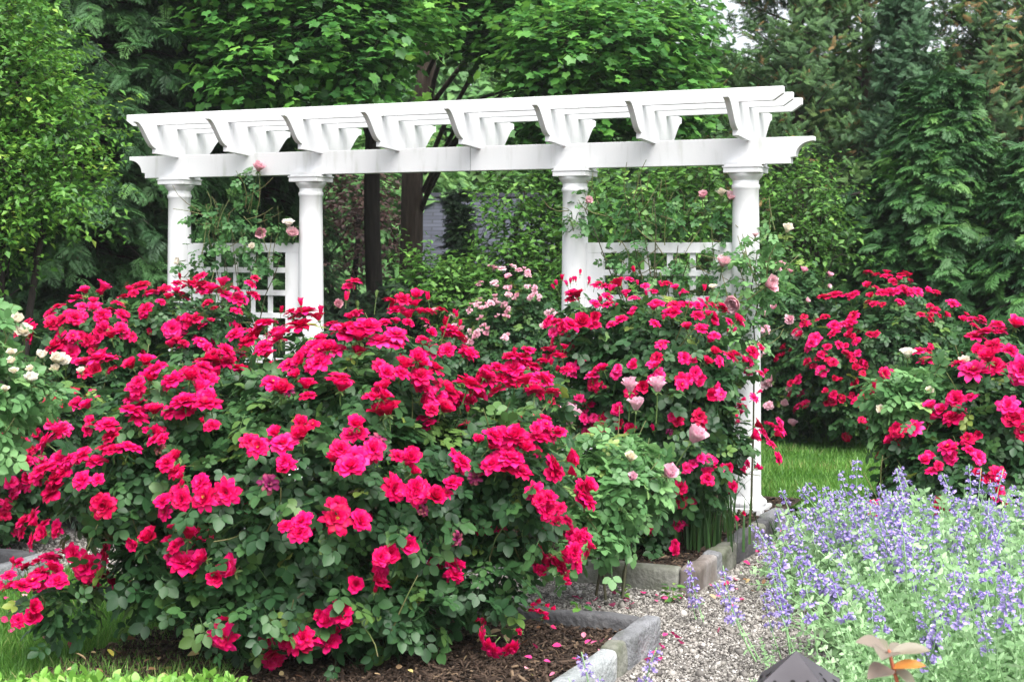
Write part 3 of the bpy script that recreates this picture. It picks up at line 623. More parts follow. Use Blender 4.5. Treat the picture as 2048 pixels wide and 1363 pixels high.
# ================================================================== TREES AND SHRUBS BEHIND
def woody(name, label, cat, base, trunks, lobes, K, m, leaf, mat_, tpls, tw, seed, group=None, bark='bark', tangent_up=.3, lo=.5, flat=.75, power=.6, twig_r=.006, zmax=99, branch_n=8):
    """tree or shrub with tapered trunk(s), limbs into the crown, and leafy twigs spread through the lobes"""
    rng = np.random.default_rng(seed); root = empty(name, base, label, cat, group); B = np.array(base)
    for (pts, r0, r1) in trunks:
        pts = np.asarray(pts, float); t = np.linspace(0, len(pts) - 1, 14); q = np.stack([np.interp(t, range(len(pts)), pts[:, k]) for k in range(3)], 1)
        q[1:-1] += rng.normal(0, r0 * .12, (12, 3)) * [1, 1, .2]; rr = np.linspace(r0, r1, 14); rr[0] *= 1.35; rr[1] *= 1.1
        V, T = tube(q - B, rr, 0, 12); add('trunk', mesh('trunk', V, T, M[bark]), root, world=False)
    top = [np.asarray(tr[0], float) for tr in trunks]
    for i in range(branch_n):
        p, n, _ = sample_lobes(lobes, 1, rng, .5, 1.0); tr = top[i % len(top)]; f = rng.uniform(.45, 1.0) * (len(tr) - 1); s = np.array([np.interp(f, range(len(tr)), tr[:, k]) for k in range(3)])
        if s[2] > p[0][2]: s = s * .5 + tr[0] * .5
        V, T = tube(bend(s, p[0], (0, 0, .12 * np.linalg.norm(p[0] - s)), 9, rng, .02) - B, trunks[0][2] * .32, .006, 7); add('branch', mesh('branch', V, T, M[bark]), root, world=False)
    p, n, rad = sample_lobes(lobes, K, rng, lo, power); k = (p[:, 2] < zmax) & (p[:, 2] > .03); p, n = p[k], n[k]; K = len(p)
    d = nrm(n * .7 + rng.normal(0, .5, p.shape) + UP * tangent_up); side = nrm(np.cross(d, UP + rng.normal(0, .3, p.shape)))
    pos, nor, tan, var = [], [], [], []
    cv = np.clip(rng.normal(.42, .17, K), 0, 1)
    for j in range(m):
        f = (j + .5) / m; s = (1 if j % 2 else -1) if j < m - 1 else 0
        pos.append(p + d * tw * f + rng.normal(0, tw * .06, p.shape)); tan.append(d * (.55 if s else 1) + side * s + rng.normal(0, .25, p.shape) - UP * .1)
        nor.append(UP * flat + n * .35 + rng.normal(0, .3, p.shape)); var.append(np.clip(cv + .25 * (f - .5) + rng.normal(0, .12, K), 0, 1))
    pos, nor, tan, var = map(np.concatenate, (pos, nor, tan, var))
    V, T, r = scatter_many(tpls, pos - B, nor, tan, leaf * (.7 + .6 * rng.random(len(pos))), var, rng)
    k = rng.random(K) < .5; tv, tt, _ = scatter((np.array([(-.5, 0, 0), (.5, 0, 0), (0, 1, 0), (0, 0, .8)]) * [twig_r / tw, 1, twig_r / tw], np.array([(0, 1, 2), (1, 3, 2), (3, 0, 2)])), p[k] - B, side[k], d[k], np.full(k.sum(), tw), np.zeros(k.sum()))
    nl = len(T); V, T, r = join([(V, T, r), (tv, tt, 0.)])
    add('crown', mesh('crown', V, T, [mat_, M[bark]], r, False, [0] * nl + [1] * len(tt)), root, world=False)
    return root
def conifer(name, label, base, H, R, mat_, tpls, sl, seed, group=None, z0=.4, zmax=8.5, dz=.26, nb=13, per=13, droop=.25, bark='bark', shape=.75, upright=0.0, cat='conifer', leafn=.9, inner=.25, trunk_r=.13, brown=0.0):
    rng = np.random.default_rng(seed); root = empty(name, base, label, cat, group); B = np.array(base, float)
    V, T = tube([(0, 0, -.1), (0, 0, .4), (.03, 0, H * .5), (0, .02, H * .97)], np.array([trunk_r * 1.3, trunk_r, trunk_r * .6, .015]), 0, 10); add('trunk', mesh('trunk', V, T, M[bark]), root, world=False)
    pos, nor, tan, var, sc, br = [], [], [], [], [], []
    z = z0
    while z < min(H, zmax):
        for b in range(nb):
            az = rng.random() * 6.283; zz = z + rng.uniform(-.5, .5) * dz; rr = R * max(.06, 1 - zz / H) ** shape * (.78 + .4 * rng.random())
            d = np.array([math.cos(az), math.sin(az), 0]); s = np.array([-d[1], d[0], 0]); cv = rng.normal(.42, .17)
            f = inner + (1.02 - inner) * rng.random(per) ** .7
            q = np.array([0, 0, zz]) + d * (rr * f)[:, None] + UP * (upright * rr * f - droop * rr * f ** 2)[:, None]
            sg = rng.choice([-1, 1], per) * (.25 + .6 * rng.random(per)); 
            pos.append(q + rng.normal(0, .03, q.shape)); tan.append(d * .8 + s * sg[:, None] + UP * (upright * 1.3 - droop * 1.1 * f)[:, None] + rng.normal(0, .18, q.shape))
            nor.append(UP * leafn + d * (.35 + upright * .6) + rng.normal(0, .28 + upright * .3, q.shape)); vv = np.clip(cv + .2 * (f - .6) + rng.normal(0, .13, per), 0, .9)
            if brown: vv[rng.random(per) < brown] = .97
            var.append(vv); sc.append(sl * (.7 + .55 * rng.random(per)) * (1 if rr > sl else .8))
            if b % 3 == 0:
                bv, bt = tube([(0, 0, zz), np.array([0, 0, zz]) + d * rr * .5 + UP * (upright * rr * .5 - droop * rr * .25), np.array([0, 0, zz]) + d * rr * .9 + UP * (upright * rr * .9 - droop * rr * .8)], .018, .004, 4, cap=False); br.append((bv, bt, 0.))
        z += dz
    pos, nor, tan, var, sc = map(np.concatenate, (pos, nor, tan, var, sc))
    V, T, r = scatter_many(tpls, pos, nor, tan, sc, var, rng); nl = len(T)
    bv, bt, _ = join(br); V, T, r = join([(V, T, r), (bv, bt, 0.)])
    add('crown', mesh('crown', V, T, [mat_, M[bark]], r, False, [0] * nl + [1] * len(bt)), root, world=False)
    return root
def at(px, D): return np.array([(px - CXP) / FPX * D, D, 0.0])
def LB(*L): return lobes_of(L)
g = lambda *s: list(s)
M['maple'] = leaf_mat('maple_leaf', [(0, (.028, .105, .026)), (.4, (.060, .20, .038)), (.75, (.12, .32, .05)), (1, (.20, .42, .07))], rough=.45, trans=.3)
M['light'] = leaf_mat('light_leaf', [(0, (.035, .10, .022)), (.45, (.075, .20, .035)), (.8, (.14, .31, .055)), (1, (.26, .42, .10))], rough=.45, trans=.3)
M['shrub'] = leaf_mat('shrub_leaf', [(0, (.028, .10, .022)), (.45, (.065, .19, .035)), (.8, (.12, .29, .05)), (1, (.26, .42, .09))], rough=.4, trans=.25)
M['crape'] = leaf_mat('bright_shrub_leaf', [(0, (.035, .125, .02)), (.45, (.085, .235, .035)), (.8, (.17, .36, .05)), (1, (.34, .48, .09))], rough=.4, trans=.3)
M['far'] = leaf_mat('far_leaf', [(0, (.05, .13, .04)), (.5, (.10, .24, .07)), (.85, (.18, .34, .10)), (1, (.28, .44, .16))], rough=.6, trans=.3)
M['fardark'] = leaf_mat('far_dark_leaf', [(0, (.03, .085, .032)), (.5, (.055, .14, .045)), (1, (.12, .24, .07))], rough=.6, trans=.25)
M['purple'] = leaf_mat('purple_leaf', [(0, (.05, .026, .024)), (.5, (.11, .06, .05)), (1, (.19, .12, .09))], rough=.5, trans=.2)
M['yew'] = leaf_mat('yew_needle', [(0, (.010, .026, .014)), (.5, (.020, .050, .022)), (.9, (.038, .09, .03)), (1, (.07, .15, .04))], rough=.6, trans=.05)
M['hemlock'] = leaf_mat('hemlock_needle', [(0, (.020, .066, .024)), (.5, (.040, .118, .036)), (.85, (.070, .18, .048)), (1, (.12, .25, .06))], rough=.55, trans=.12)
M['spruce'] = leaf_mat('spruce_needle', [(0, (.020, .062, .026)), (.5, (.040, .112, .044)), (1, (.085, .19, .075))], rough=.55, trans=.1)
M['cypress'] = leaf_mat('cypress_scale', [(0, (.018, .066, .022)), (.5, (.038, .122, .032)), (.85, (.075, .20, .042)), (1, (.15, .30, .06))], rough=.5, trans=.12)
M['cedar'] = leaf_mat('cedar_scale', [(0, (.032, .085, .030)), (.45, (.062, .145, .042)), (.85, (.11, .22, .055)), (.93, (.13, .20, .055)), (.97, (.26, .17, .06)), (1, (.20, .12, .045))], rough=.6, trans=.12)
M['box'] = leaf_mat('boxwood_leaf', [(0, (.07, .19, .03)), (.5, (.17, .38, .06)), (1, (.36, .58, .14))], rough=.4, trans=.25)

# left side
conifer('hemlock_tree', 'dark green hemlock with drooping sprays behind the left end of the pergola', at(170, 14.2), 11, 1.75, M['hemlock'], HEMLOCK, .22, 101, 'dark conifers behind the garden', dz=.14, nb=18, per=21, cat='tree', zmax=6.2)
conifer('hemlock_tree', 'dark hemlock filling the gap behind the leftmost trellis', at(480, 16.4), 9, 1.15, M['hemlock'], HEMLOCK, .22, 102, 'dark conifers behind the garden', dz=.16, nb=14, per=18, cat='tree', zmax=5.6)
conifer('spruce_tree', 'tall bluish spruce rising in the top left of the garden', at(110, 17.6), 14, 2.6, M['spruce'], SPRUCE, .27, 103, 'dark conifers behind the garden', dz=.2, nb=15, per=19, droop=.4, cat='tree', zmax=7)
conifer('spruce_tree', 'dark spruce between the bluish spruce and the maple', at(370, 18.6), 13, 1.7, M['hemlock'], SPRUCE, .38, 104, 'dark conifers behind the garden', dz=.28, nb=13, per=13, droop=.35, cat='tree', zmax=7)
conifer('hemlock_tree', 'dark hemlock at the left rim behind the bright leafy shrub', at(-120, 14.0), 10, 1.5, M['hemlock'], HEMLOCK, .23, 105, 'dark conifers behind the garden', dz=.18, nb=14, per=17, cat='tree', zmax=5)
b = at(-10, 11.6)
woody('crape_shrub', 'tall bright green leafy shrub with arching twigs at the left rim', 'shrub', b, [(g(b, b + [.05, 0, 1.4], b + [.2, 0, 3.2]), .045, .02), (g(b + [.1, .05, 0], b + [.25, .1, 1.3], b + [.5, 0, 2.7]), .04, .015), (g(b + [-.1, 0, 0], b + [-.2, .1, 1.3], b + [-.3, 0, 3.0]), .04, .015)],
      LB((30, 350, 11.5, 120, 70, .6), (10, 150, 11.6, 110, 90, .6), (0, 470, 11.5, 80, 40, .4), (140, 380, 11.3, 80, 26, .3), (130, 250, 11.4, 70, 32, .3), (-60, 300, 11.6, 100, 220, .6), (20, 20, 11.6, 90, 40, .5)), 1500, 12, .058, M['crape'], LEAF_SIMPLE, .40, 111, tangent_up=.15, lo=.1, flat=.7)
# maples with dark trunks in the middle
b = at(748, 17.0)
woody('maple_tree', 'maple with the slim dark trunk, its broad leaves above the left half of the pergola', 'tree', b, [(g(b, b + [0, 0, 1.6], b + [-.02, 0, 4.2], b + [.1, 0, 7.5]), .105, .07)],
      LB((620, 70, 13.6, 190, 60, .8), (510, 150, 13.4, 95, 40, .6), (690, 155, 13.6, 110, 38, .6), (560, -60, 13.8, 210, 90, 1.0), (760, 40, 14.2, 120, 70, .8), (460, 60, 13.5, 60, 40, .5), (800, -150, 16, 400, 160, 1.6)), 4000, 6, .108, M['maple'], MAPLE, .34, 121, 'maples behind the pergola', lo=.4, flat=.9, tangent_up=0)
b = at(822, 19.5)
woody('maple_tree', 'maple with the thick leaning trunk, its foliage above the right half of the pergola', 'tree', b, [(g(b, b + [.0, 0, 1.5], b + [.02, 0, 3.0], b + [.30, 0, 4.6], b + [.55, 0, 8]), .165, .11)],
      LB((1180, 110, 14.5, 180, 75, .8), (1000, 50, 16, 130, 50, .8), (1330, 110, 15, 70, 80, .6), (1130, 245, 14.5, 110, 38, .5), (1320, 215, 14.5, 90, 40, .5), (1080, -110, 17, 280, 110, 1.3)), 4000, 6, .112, M['maple'], MAPLE, .34, 122, 'maples behind the pergola', bark='barkbrown', lo=.4, flat=.9, tangent_up=0)
V, T = tube(bend(P(985, 225, 18), P(1105, 330, 17.5), (0, 0, .05), 8), .075, .07, 9)
o = add('fallen_limb', mesh('fallen_limb', V, T, M['bark'])); tag(o, 'dark slanting tree limb seen between the rafters of the pergola', 'tree limb')
# purple-leaved maple, yews, house
b = at(690, 20.5)
woody('japanese_maple', 'purple brown leaved maple behind the slim dark trunk', 'tree', b, [(g(b, b + [.1, 0, 1.0], b + [.2, 0, 2.2]), .06, .03), (g(b, b + [-.15, 0, 1.0], b + [-.4, 0, 2.0]), .05, .03)],
      LB((700, 400, 20.5, 110, 60, .8), (740, 470, 20.5, 60, 60, .6), (660, 560, 20.5, 70, 40, .6)), 300, 8, .085, M['purple'], LEAF_SIMPLE, .3, 131, tangent_up=-.1)
for i, (px, D, H, R, lb) in enumerate([(918, 15.2, 2.2, .26, 'narrow dark yew with a pointed top in front of the grey house'), (850, 15.0, 1.35, .42, 'dark spreading yew left of the pointed yew'), (800, 14.6, 1.35, .8, 'low dark yew at the foot of the tree trunks'), (985, 14.9, 1.45, .5, 'dark yew behind the bright green shrub'), (700, 14.8, 1.2, .8, 'low dark yew beside the second white column')]):
    conifer('yew_shrub', lb, at(px, D), H, R, M['yew'], TUFT, .17, 140 + i, 'dark yews behind the pergola', z0=.1, dz=.13, nb=12, per=13, droop=-.05, upright=.35, cat='shrub', shape=.8, trunk_r=.04)
def shrub(label, px, D, lobes, K, seed, mat_='light', leaf=.075, tw=.24, m=8, stems=3, name='leafy_shrub', **kw):
    b = at(px, D); rng = np.random.default_rng(seed); L = lobes_of(lobes); c, r = L[0]
    tr = [(g(b + [rng.normal(0, .08), rng.normal(0, .05), 0], (b + c) / 2 * [1, 1, 0] + [rng.normal(0, .1), 0, c[2] * .5], c + [rng.normal(0, r[0] * .5), 0, r[2] * .5]), .022, .008) for _ in range(stems)]
    return woody(name, label, 'shrub', b, tr, L, K, m, leaf, M[mat_], LEAF_SIMPLE if D > 13.2 else LEAF_BROAD, tw, seed, 'green shrubs behind the pergola', branch_n=5, tangent_up=.5, **kw)
shrub('light green upright shrub in front of the grey house roof', 1030, 13.9, [(1010, 470, 13.9, 50, 110, .3), (1030, 560, 13.9, 85, 90, .4), (1085, 540, 13.8, 45, 80, .3), (990, 560, 13.8, 55, 70, .3), (1015, 400, 13.9, 30, 50, .2)], 330, 151, lo=.1, leaf=.068, tw=.3)
shrub('tall light green shrub just left of the third white column', 1110, 14.2, [(1110, 420, 14.2, 45, 80, .3), (1090, 500, 14.2, 50, 80, .3), (1120, 370, 14.2, 40, 40, .3)], 340, 152, lo=.1, leaf=.068, tw=.3)
shrub('low bright green shrub among the dark yews', 880, 13.6, [(900, 600, 13.6, 75, 45, .3), (860, 565, 13.6, 40, 30, .2), (940, 590, 13.6, 40, 35, .2), (840, 540, 13.6, 16, 40, .1)], 300, 153, 'light', lo=.1, leaf=.066, tw=.26)
shrub('green shrub seen through the right trellis panel', 1290, 12.9, [(1290, 520, 12.9, 140, 110, .4), (1220, 420, 12.9, 60, 70, .3), (1400, 400, 12.9, 90, 60, .3), (1330, 420, 12.9, 60, 50, .3)], 400, 154, 'light', lo=.1, stems=5, leaf=.062, tw=.34)
shrub('bushy green shrub between the rightmost column and the dark cypress', 1610, 13.6, [(1610, 430, 13.6, 75, 50, .4), (1560, 500, 13.6, 50, 60, .3), (1660, 380, 13.6, 25, 35, .3), (1590, 360, 13.6, 20, 45, .25), (1545, 390, 13.6, 25, 55, .2), (1640, 500, 13.6, 60, 50, .3)], 330, 155, 'light', leaf=.06, lo=.1, stems=6, tw=.36)
shrub('dark green shrub low behind the pale pink roses', 1150, 13.6, [(1130, 640, 13.6, 90, 90, .4), (1250, 640, 13.4, 120, 100, .4)], 600, 156, 'shrub', leaf=.06)
# right side
conifer('hinoki_cypress', 'dense dark green cypress with fan shaped sprays in front of the tall cedars', at(1880, 13.9), 3.25, 1.0, M['cypress'], CYPRESS, .20, 161, 'conifers on the right', z0=.15, dz=.11, nb=22, per=22, droop=.18, shape=.55, cat='conifer', leafn=.75, trunk_r=.07)
conifer('hinoki_cypress', 'smaller dark green cypress at the right rim', at(2080, 13.2), 2.6, .9, M['cypress'], CYPRESS, .22, 162, 'conifers on the right', z0=.15, dz=.12, nb=17, per=15, droop=.2, shape=.55, leafn=.75, trunk_r=.07)
conifer('hinoki_cypress', 'low dark cypress left of the large dense cypress', at(1720, 14.4), 2.3, .9, M['cypress'], CYPRESS, .22, 163, 'conifers on the right', z0=.15, dz=.12, nb=17, per=15, droop=.2, shape=.5, leafn=.75, trunk_r=.07)
for i, (px, D, H, R, lb, br) in enumerate([(1590, 17.5, 6.4, 1.4, 'tall cedar with brown tinged sprays right of the pergola end', .05), (1730, 18.5, 7.4, 1.5, 'tall green cedar with scattered brown tips, second from the pergola', .06), (1810, 16.8, 4.9, .8, 'blue green cedar with upright tufts above the dense cypress', .03), (1975, 17.5, 6.4, 1.2, 'brownish cedar in front of the pale house at the right', .10), (1430, 20.5, 4.3, 1.2, 'dark cedar behind the right end of the rafters', .04), (2130, 18.5, 7.0, 1.5, 'tall cedar at the right rim', .06)]):
    conifer('cedar_tree', lb, at(px, D), H, R, M['spruce'] if i == 2 else M['cedar'], TUFT, .155, 170 + i, 'tall cedars on the right', z0=.8, dz=.18, nb=12, per=25, droop=-.02, upright=.45, cat='tree', shape=.7, leafn=.4, brown=br, zmax=8, bark='barkbrown', trunk_r=.11)
# far wood closing the view
def far_wood(label, lobes, N, leaf, mat_, seed):
    rng = np.random.default_rng(seed); p, n, _ = sample_lobes(lobes, N, rng, .75, .6)
    k = p[:, 2] > 0; p, n = p[k], n[k]; cv = np.array([mnoise.noise(Vector(q * .35)) for q in p]); j = cv > -.45; p, n, cv = p[j], n[j], cv[j]
    p = p + n * (cv * 1.0)[:, None]
    V, T, r = scatter_many(LEAF_SIMPLE, p, UP * .7 + n * .6 + rng.normal(0, .4, p.shape), rng.normal(0, 1, p.shape) + n * .4 - UP * .2, leaf * (.7 + .6 * rng.random(len(p))), np.clip(.45 + .5 * cv + rng.normal(0, .13, len(p)), 0, 1), rng)
    o = add('far_woods', mesh('far_woods', V, T, mat_, r, False)); tag(o, kind='stuff'); return o
def W(px, D, z, rx, rz, ry=2.5): c = at(px, D); c[2] = z; return (c, np.array([rx, ry, rz]))
far_wood('', [W(690, 27, 1.2, 2.4, 2.6), W(750, 33, 3.0, 4, 4.4), W(1020, 36, 3.5, 4.5, 4.6), W(1300, 38, 2.0, 4.5, 3.6), W(900, 44, 6.5, 9, 6)], 110000, .26, M['far'], 181)
far_wood('', [W(300, 30, 4, 5.5, 6.5), W(-200, 28, 4, 5, 7), W(1550, 30, 2.0, 4, 3.8), W(2000, 30, 2, 5, 3.8), W(2400, 27, 3, 4, 5)], 80000, .27, M['fardark'], 182)

# ---- houses glimpsed behind
M['slate'] = None
def shingle_mat(name, c0, c1, mort, sx, sy):
    m, nt, bs, out = new_mat(name); tc = nt.nodes.new('ShaderNodeTexCoord'); mp = nt.nodes.new('ShaderNodeMapping'); nt.links.new(tc.outputs['UV'], mp.inputs[0]); mp.inputs['Scale'].default_value = (1, 1, 1)
    b = nt.nodes.new('ShaderNodeTexBrick'); b.inputs['Color1'].default_value = (*c0, 1); b.inputs['Color2'].default_value = (*c1, 1); b.inputs['Mortar'].default_value = (*mort, 1)
    b.inputs['Scale'].default_value = 1; b.inputs['Brick Width'].default_value = sx; b.inputs['Row Height'].default_value = sy; b.inputs['Mortar Size'].default_value = .012; b.inputs['Bias'].default_value = 0
    nt.links.new(mp.outputs[0], b.inputs['Vector']); nt.links.new(b.outputs[0], bs.inputs['Base Color']); bs.inputs['Roughness'].default_value = .8; return m
M['slate'] = shingle_mat('slate_shingle', (.028, .032, .048), (.044, .050, .070), (.012, .014, .02), .35, .115)
M['siding'] = shingle_mat('lilac_siding', (.40, .41, .48), (.44, .45, .52), (.22, .23, .28), 6.0, .13)
M['darktrim'] = noise_mat('dark_trim', [(.3, (.03, .032, .045)), (.7, (.05, .052, .07))], rough=.6)
M['glass'] = noise_mat('window_glass', [(.3, (.02, .025, .03)), (.7, (.05, .06, .07))], rough=.1, spec=.6)
def quad_uv(name, quads, mat, parent):
    bm = bmesh.new(); uv = bm.loops.layers.uv.new()
    for q in quads:
        q = [Vector(c) for c in q]; f = bm.faces.new([bm.verts.new(c) for c in q]); X = (q[1] - q[0]).length; Y = (q[3] - q[0]).length
        for l, t in zip(f.loops, [(0, 0), (X, 0), (X, Y), (0, Y)]): l[uv].uv = t
    return bm_obj(name, bm, mat, parent)
def house(label, c, wd, dp, eave, ridge, wall, roof, win):
    r = empty('house', c, label, 'house'); a, b = wd / 2, dp / 2
    quad_uv('wall', [[(-a, -b, 0), (a, -b, 0), (a, -b, eave), (-a, -b, eave)], [(a, -b, 0), (a, b, 0), (a, b, eave), (a, -b, eave)], [(a, b, 0), (-a, b, 0), (-a, b, eave), (a, b, eave)], [(-a, b, 0), (-a, -b, 0), (-a, -b, eave), (-a, b, eave)]], wall, r)
    bm = bmesh.new()
    for s in (-1, 1): bm.faces.new([bm.verts.new(v) for v in ((s * a, -b, eave), (s * a, b, eave), (s * a, 0, ridge - .05))])
    bm_obj('gable', bm, wall, r)
    o = .3; e2 = eave - .12
    rf = quad_uv('roof', [[(-a - o, -b - o, e2), (a + o, -b - o, e2), (a + o, 0, ridge), (-a - o, 0, ridge)], [(a + o, b + o, e2), (-a - o, b + o, e2), (-a - o, 0, ridge), (a + o, 0, ridge)]], roof, r)
    sm = rf.modifiers.new('thick', 'SOLIDIFY'); sm.thickness = .08; sm.offset = -1
    bm = bmesh.new(); box_bm(bm, -a - o, a + o, -.09, .09, ridge - .03, ridge + .05, .01); bm_obj('ridge_cap', bm, M['darktrim'], rf)
    for (x, z, w_, h_) in win:
        bm = bmesh.new()
        for q in ((x - w_ / 2, x - w_ / 2 + .06, z, z + h_), (x + w_ / 2 - .06, x + w_ / 2, z, z + h_), (x - w_ / 2 + .061, x + w_ / 2 - .061, z, z + .06), (x - w_ / 2 + .061, x + w_ / 2 - .061, z + h_ - .06, z + h_)): box_bm(bm, q[0], q[1], -b - .04, -b + .02, q[2], q[3], .003)
        f = bm_obj('window', bm, M['paint'], r); bm = bmesh.new(); box_bm(bm, x - w_ / 2 + .05, x + w_ / 2 - .05, -b - .015, -b + .01, z + .05, z + h_ - .05, 0); bm_obj('pane', bm, M['glass'], f)
house('low outbuilding with a slate blue shingle roof behind the yews', at(978, 25.5), 1.6, 3.6, 1.35, 2.58, M['siding'], M['slate'], [(0, .4, .6, .7)])
house('pale lilac sided house behind the cedars at the right', at(2010, 29), 4.0, 5, 3.6, 4.9, M['siding'], M['slate'], [(-.7, 1.2, .9, 1.2), (.9, 1.2, .9, 1.2)])

# ================================================================== ROSE BUSHES
def Z(lst, ox, oy, k, smin=0): return [(ox + x / k, oy + y / k, max(s, smin) / k) for x, y, s in lst]
A1 = [(395,258,60),(360,325,90),(390,330,70),(505,350,80),(480,420,70),(520,400,80),(590,400,80),(640,370,80),(700,340,100),(660,430,90),(620,480,80),(720,480,100),(750,340,70),(690,395,80),(780,345,80),(610,500,70),(740,550,60),(385,590,80),(430,620,80),(500,580,80),(555,590,60),(600,660,70),(650,700,50),(200,595,90),(250,650,80),(240,700,90),(310,640,80),(310,710,70),(180,690,70),(360,775,90),(590,770,70),(650,765,80),(720,760,100),(545,880,90),(670,875,90),(620,930,60),(650,1010,110),(810,975,110),(320,950,110),(300,1050,80),(350,1080,80),(380,1000,50),(110,1040,60),(75,1095,70),(190,1090,80),(130,1150,80),(180,1010,80),(220,990,60),(130,830,70),(200,860,70),(240,840,60),(770,1190,110),(935,1230,90),(1000,1210,80)]
A2 = [(60,215,90),(20,270,80),(110,270,70),(180,220,110),(240,200,60),(150,175,50),(230,290,80),(240,335,90),(190,335,70),(300,400,90),(110,445,90),(190,430,80),(330,250,110),(370,265,110),(430,270,90),(480,275,80),(350,70,55),(360,175,50),(515,130,60),(530,190,70),(595,170,60),(555,150,50),(570,270,60),(680,250,70),(710,300,70),(685,185,40),(500,350,90),(550,340,90),(450,360,70),(410,460,80),(455,510,100),(350,550,80),(600,410,80),(640,440,110),(720,400,90),(780,395,80),(830,395,80),(830,440,90),(940,440,80),(900,390,70),(720,470,80),(630,500,80),(800,605,80),(835,640,90),(890,640,90),(900,580,90),(960,570,60),(40,615,80),(120,605,100),(300,620,80),(345,650,110),(405,620,80),(520,650,80),(670,650,90),(470,735,100),(600,760,90),(655,715,70),(290,820,110),(180,830,80),(455,920,90),(410,995,90),(670,1030,80),(335,1150,90),(260,1205,80),(175,1210,90),(90,1235,90),(800,1225,80),(985,660,90),(960,770,90),(1000,830,70),(1040,860,80),(1060,920,70),(990,990,80),(960,940,60),(1080,730,80),(960,1115,40),(920,1090,40),(885,1165,40),(790,1140,36),(1030,1000,40),(860,360,60),(890,330,60),(960,350,70)]
A3 = [(70,105,70),(60,155,100),(130,140,80),(170,180,100),(110,240,100),(180,120,70),(230,100,70),(250,150,60),(60,410,110),(150,390,90),(20,480,80),(170,530,100),(60,490,90),(300,590,100),(110,600,90),(150,640,80),(200,740,80),(240,770,70),(260,820,80),(190,910,90),(130,1060,50)]
C1 = [(545,1095,45),(590,1100,40),(625,1085,36),(680,1090,40),(640,1160,80),(610,1170,60),(700,1110,50),(745,1160,60),(760,1110,60),(830,1110,90),(880,1080,50),(780,1195,60),(700,1195,60),(660,1265,110),(590,1280,80),(700,1250,70),(525,1240,50),(545,1330,60),(570,1300,60),(845,1250,70),(900,1170,60),(950,1110,50),(1005,1190,70),(990,1140,50),(1050,1100,60),(1090,1125,50),(1075,1240,100),(1120,1195,70),(1130,1140,50),(1185,1200,60),(1190,1250,70),(1205,1180,50),(1255,1195,60),(1240,1240,60),(1300,1215,60),(1370,1265,60),(1330,1270,50),(1345,1315,40),(1140,1310,70),(1200,1310,70),(1260,1340,60),(1000,1285,60),(895,1250,50)]
C2 = [(660,15,50),(645,60,55),(745,62,60),(560,90,60),(430,100,60),(495,120,50),(410,150,60),(460,165,40),(360,180,55),(320,212,50),(390,235,60),(590,165,70),(630,140,50),(650,110,50),(735,140,60),(785,115,60),(825,80,60),(855,45,60),(915,55,70),(1005,35,60),(990,70,50),(985,110,40),(1035,115,40),(800,155,50),(855,165,50),(840,195,70),(800,270,70),(720,285,65),(500,245,60),(440,280,60),(370,285,60),(335,275,50),(240,230,60),(385,350,60),(415,375,60),(330,330,60),(550,320,70),(645,360,40),(960,235,50),(1010,205,45),(925,310,50),(960,295,40),(1020,310,60),(1080,308,50),(1000,375,70),(1095,370,60),(1080,405,50),(1105,455,55),(960,485,50),(905,490,55),(830,510,65),(850,470,50),(925,555,60),(1015,490,40),(810,455,50),(760,490,50),(740,555,60),(740,605,60),(945,668,40),(730,700,50),(600,715,60),(650,745,70),(695,770,60),(685,830,60),(540,775,60),(520,820,60),(525,870,60),(480,905,60),(540,925,60),(430,880,40),(300,110,60),(280,70,80),(290,15,70),(330,85,40),(290,50,80),(235,60,80)]
D1 = [(455,100,30),(480,108,30),(515,112,30),(530,128,30),(555,108,30),(575,125,30),(455,145,35),(480,150,30),(500,165,40),(540,160,40),(575,158,40),(600,155,35),(625,155,30),(655,160,30),(548,190,30),(475,195,30),(465,175,30),(415,170,40),(360,170,50),(705,190,40),(650,213,30),(610,228,30),(635,243,30),(680,230,30),(800,240,30),(770,245,40),(745,250,30),(775,265,30),(265,255,35),(255,290,30),(320,240,30),(345,265,40),(370,268,30),(415,230,40),(385,280,30),(295,300,40),(280,325,35),(330,325,30),(360,320,30),(345,285,40),(315,345,30),(345,368,30),(410,285,40),(425,300,30),(465,282,25),(275,365,30),(315,392,40),(185,352,30),(208,325,30),(430,335,30),(375,340,25),(395,360,25),(400,385,35),(425,375,30),(398,418,25),(347,413,25),(250,415,35),(232,460,35),(243,510,25),(270,500,30),(325,475,25),(345,455,30),(350,500,25),(375,500,30),(400,490,25),(420,500,40),(440,445,40),(465,440,25),(490,420,40),(510,390,40),(555,398,25),(630,328,25),(735,330,30),(725,345,30),(490,470,40),(515,470,30),(465,547,30),(430,537,25),(385,580,30),(530,465,30)]
E1 = [(650,375,55),(795,300,60),(850,335,60),(830,290,60),(870,290,40),(915,270,70),(860,380,60),(900,345,50),(935,390,90),(790,405,90),(745,385,50),(740,490,60),(700,520,50),(735,540,70),(890,510,70),(905,553,70),(930,530,40),(570,585,60),(600,580,60),(640,560,60),(545,610,50),(655,555,50),(520,660,50),(705,645,60),(775,600,45),(640,685,50),(660,710,40),(790,675,50),(785,715,30),(840,765,60),(900,800,60),(820,735,50),(690,820,50),(710,895,40),(915,900,60),(480,830,50),(415,850,50),(450,925,40),(390,930,40),(370,1000,25),(500,940,30)]
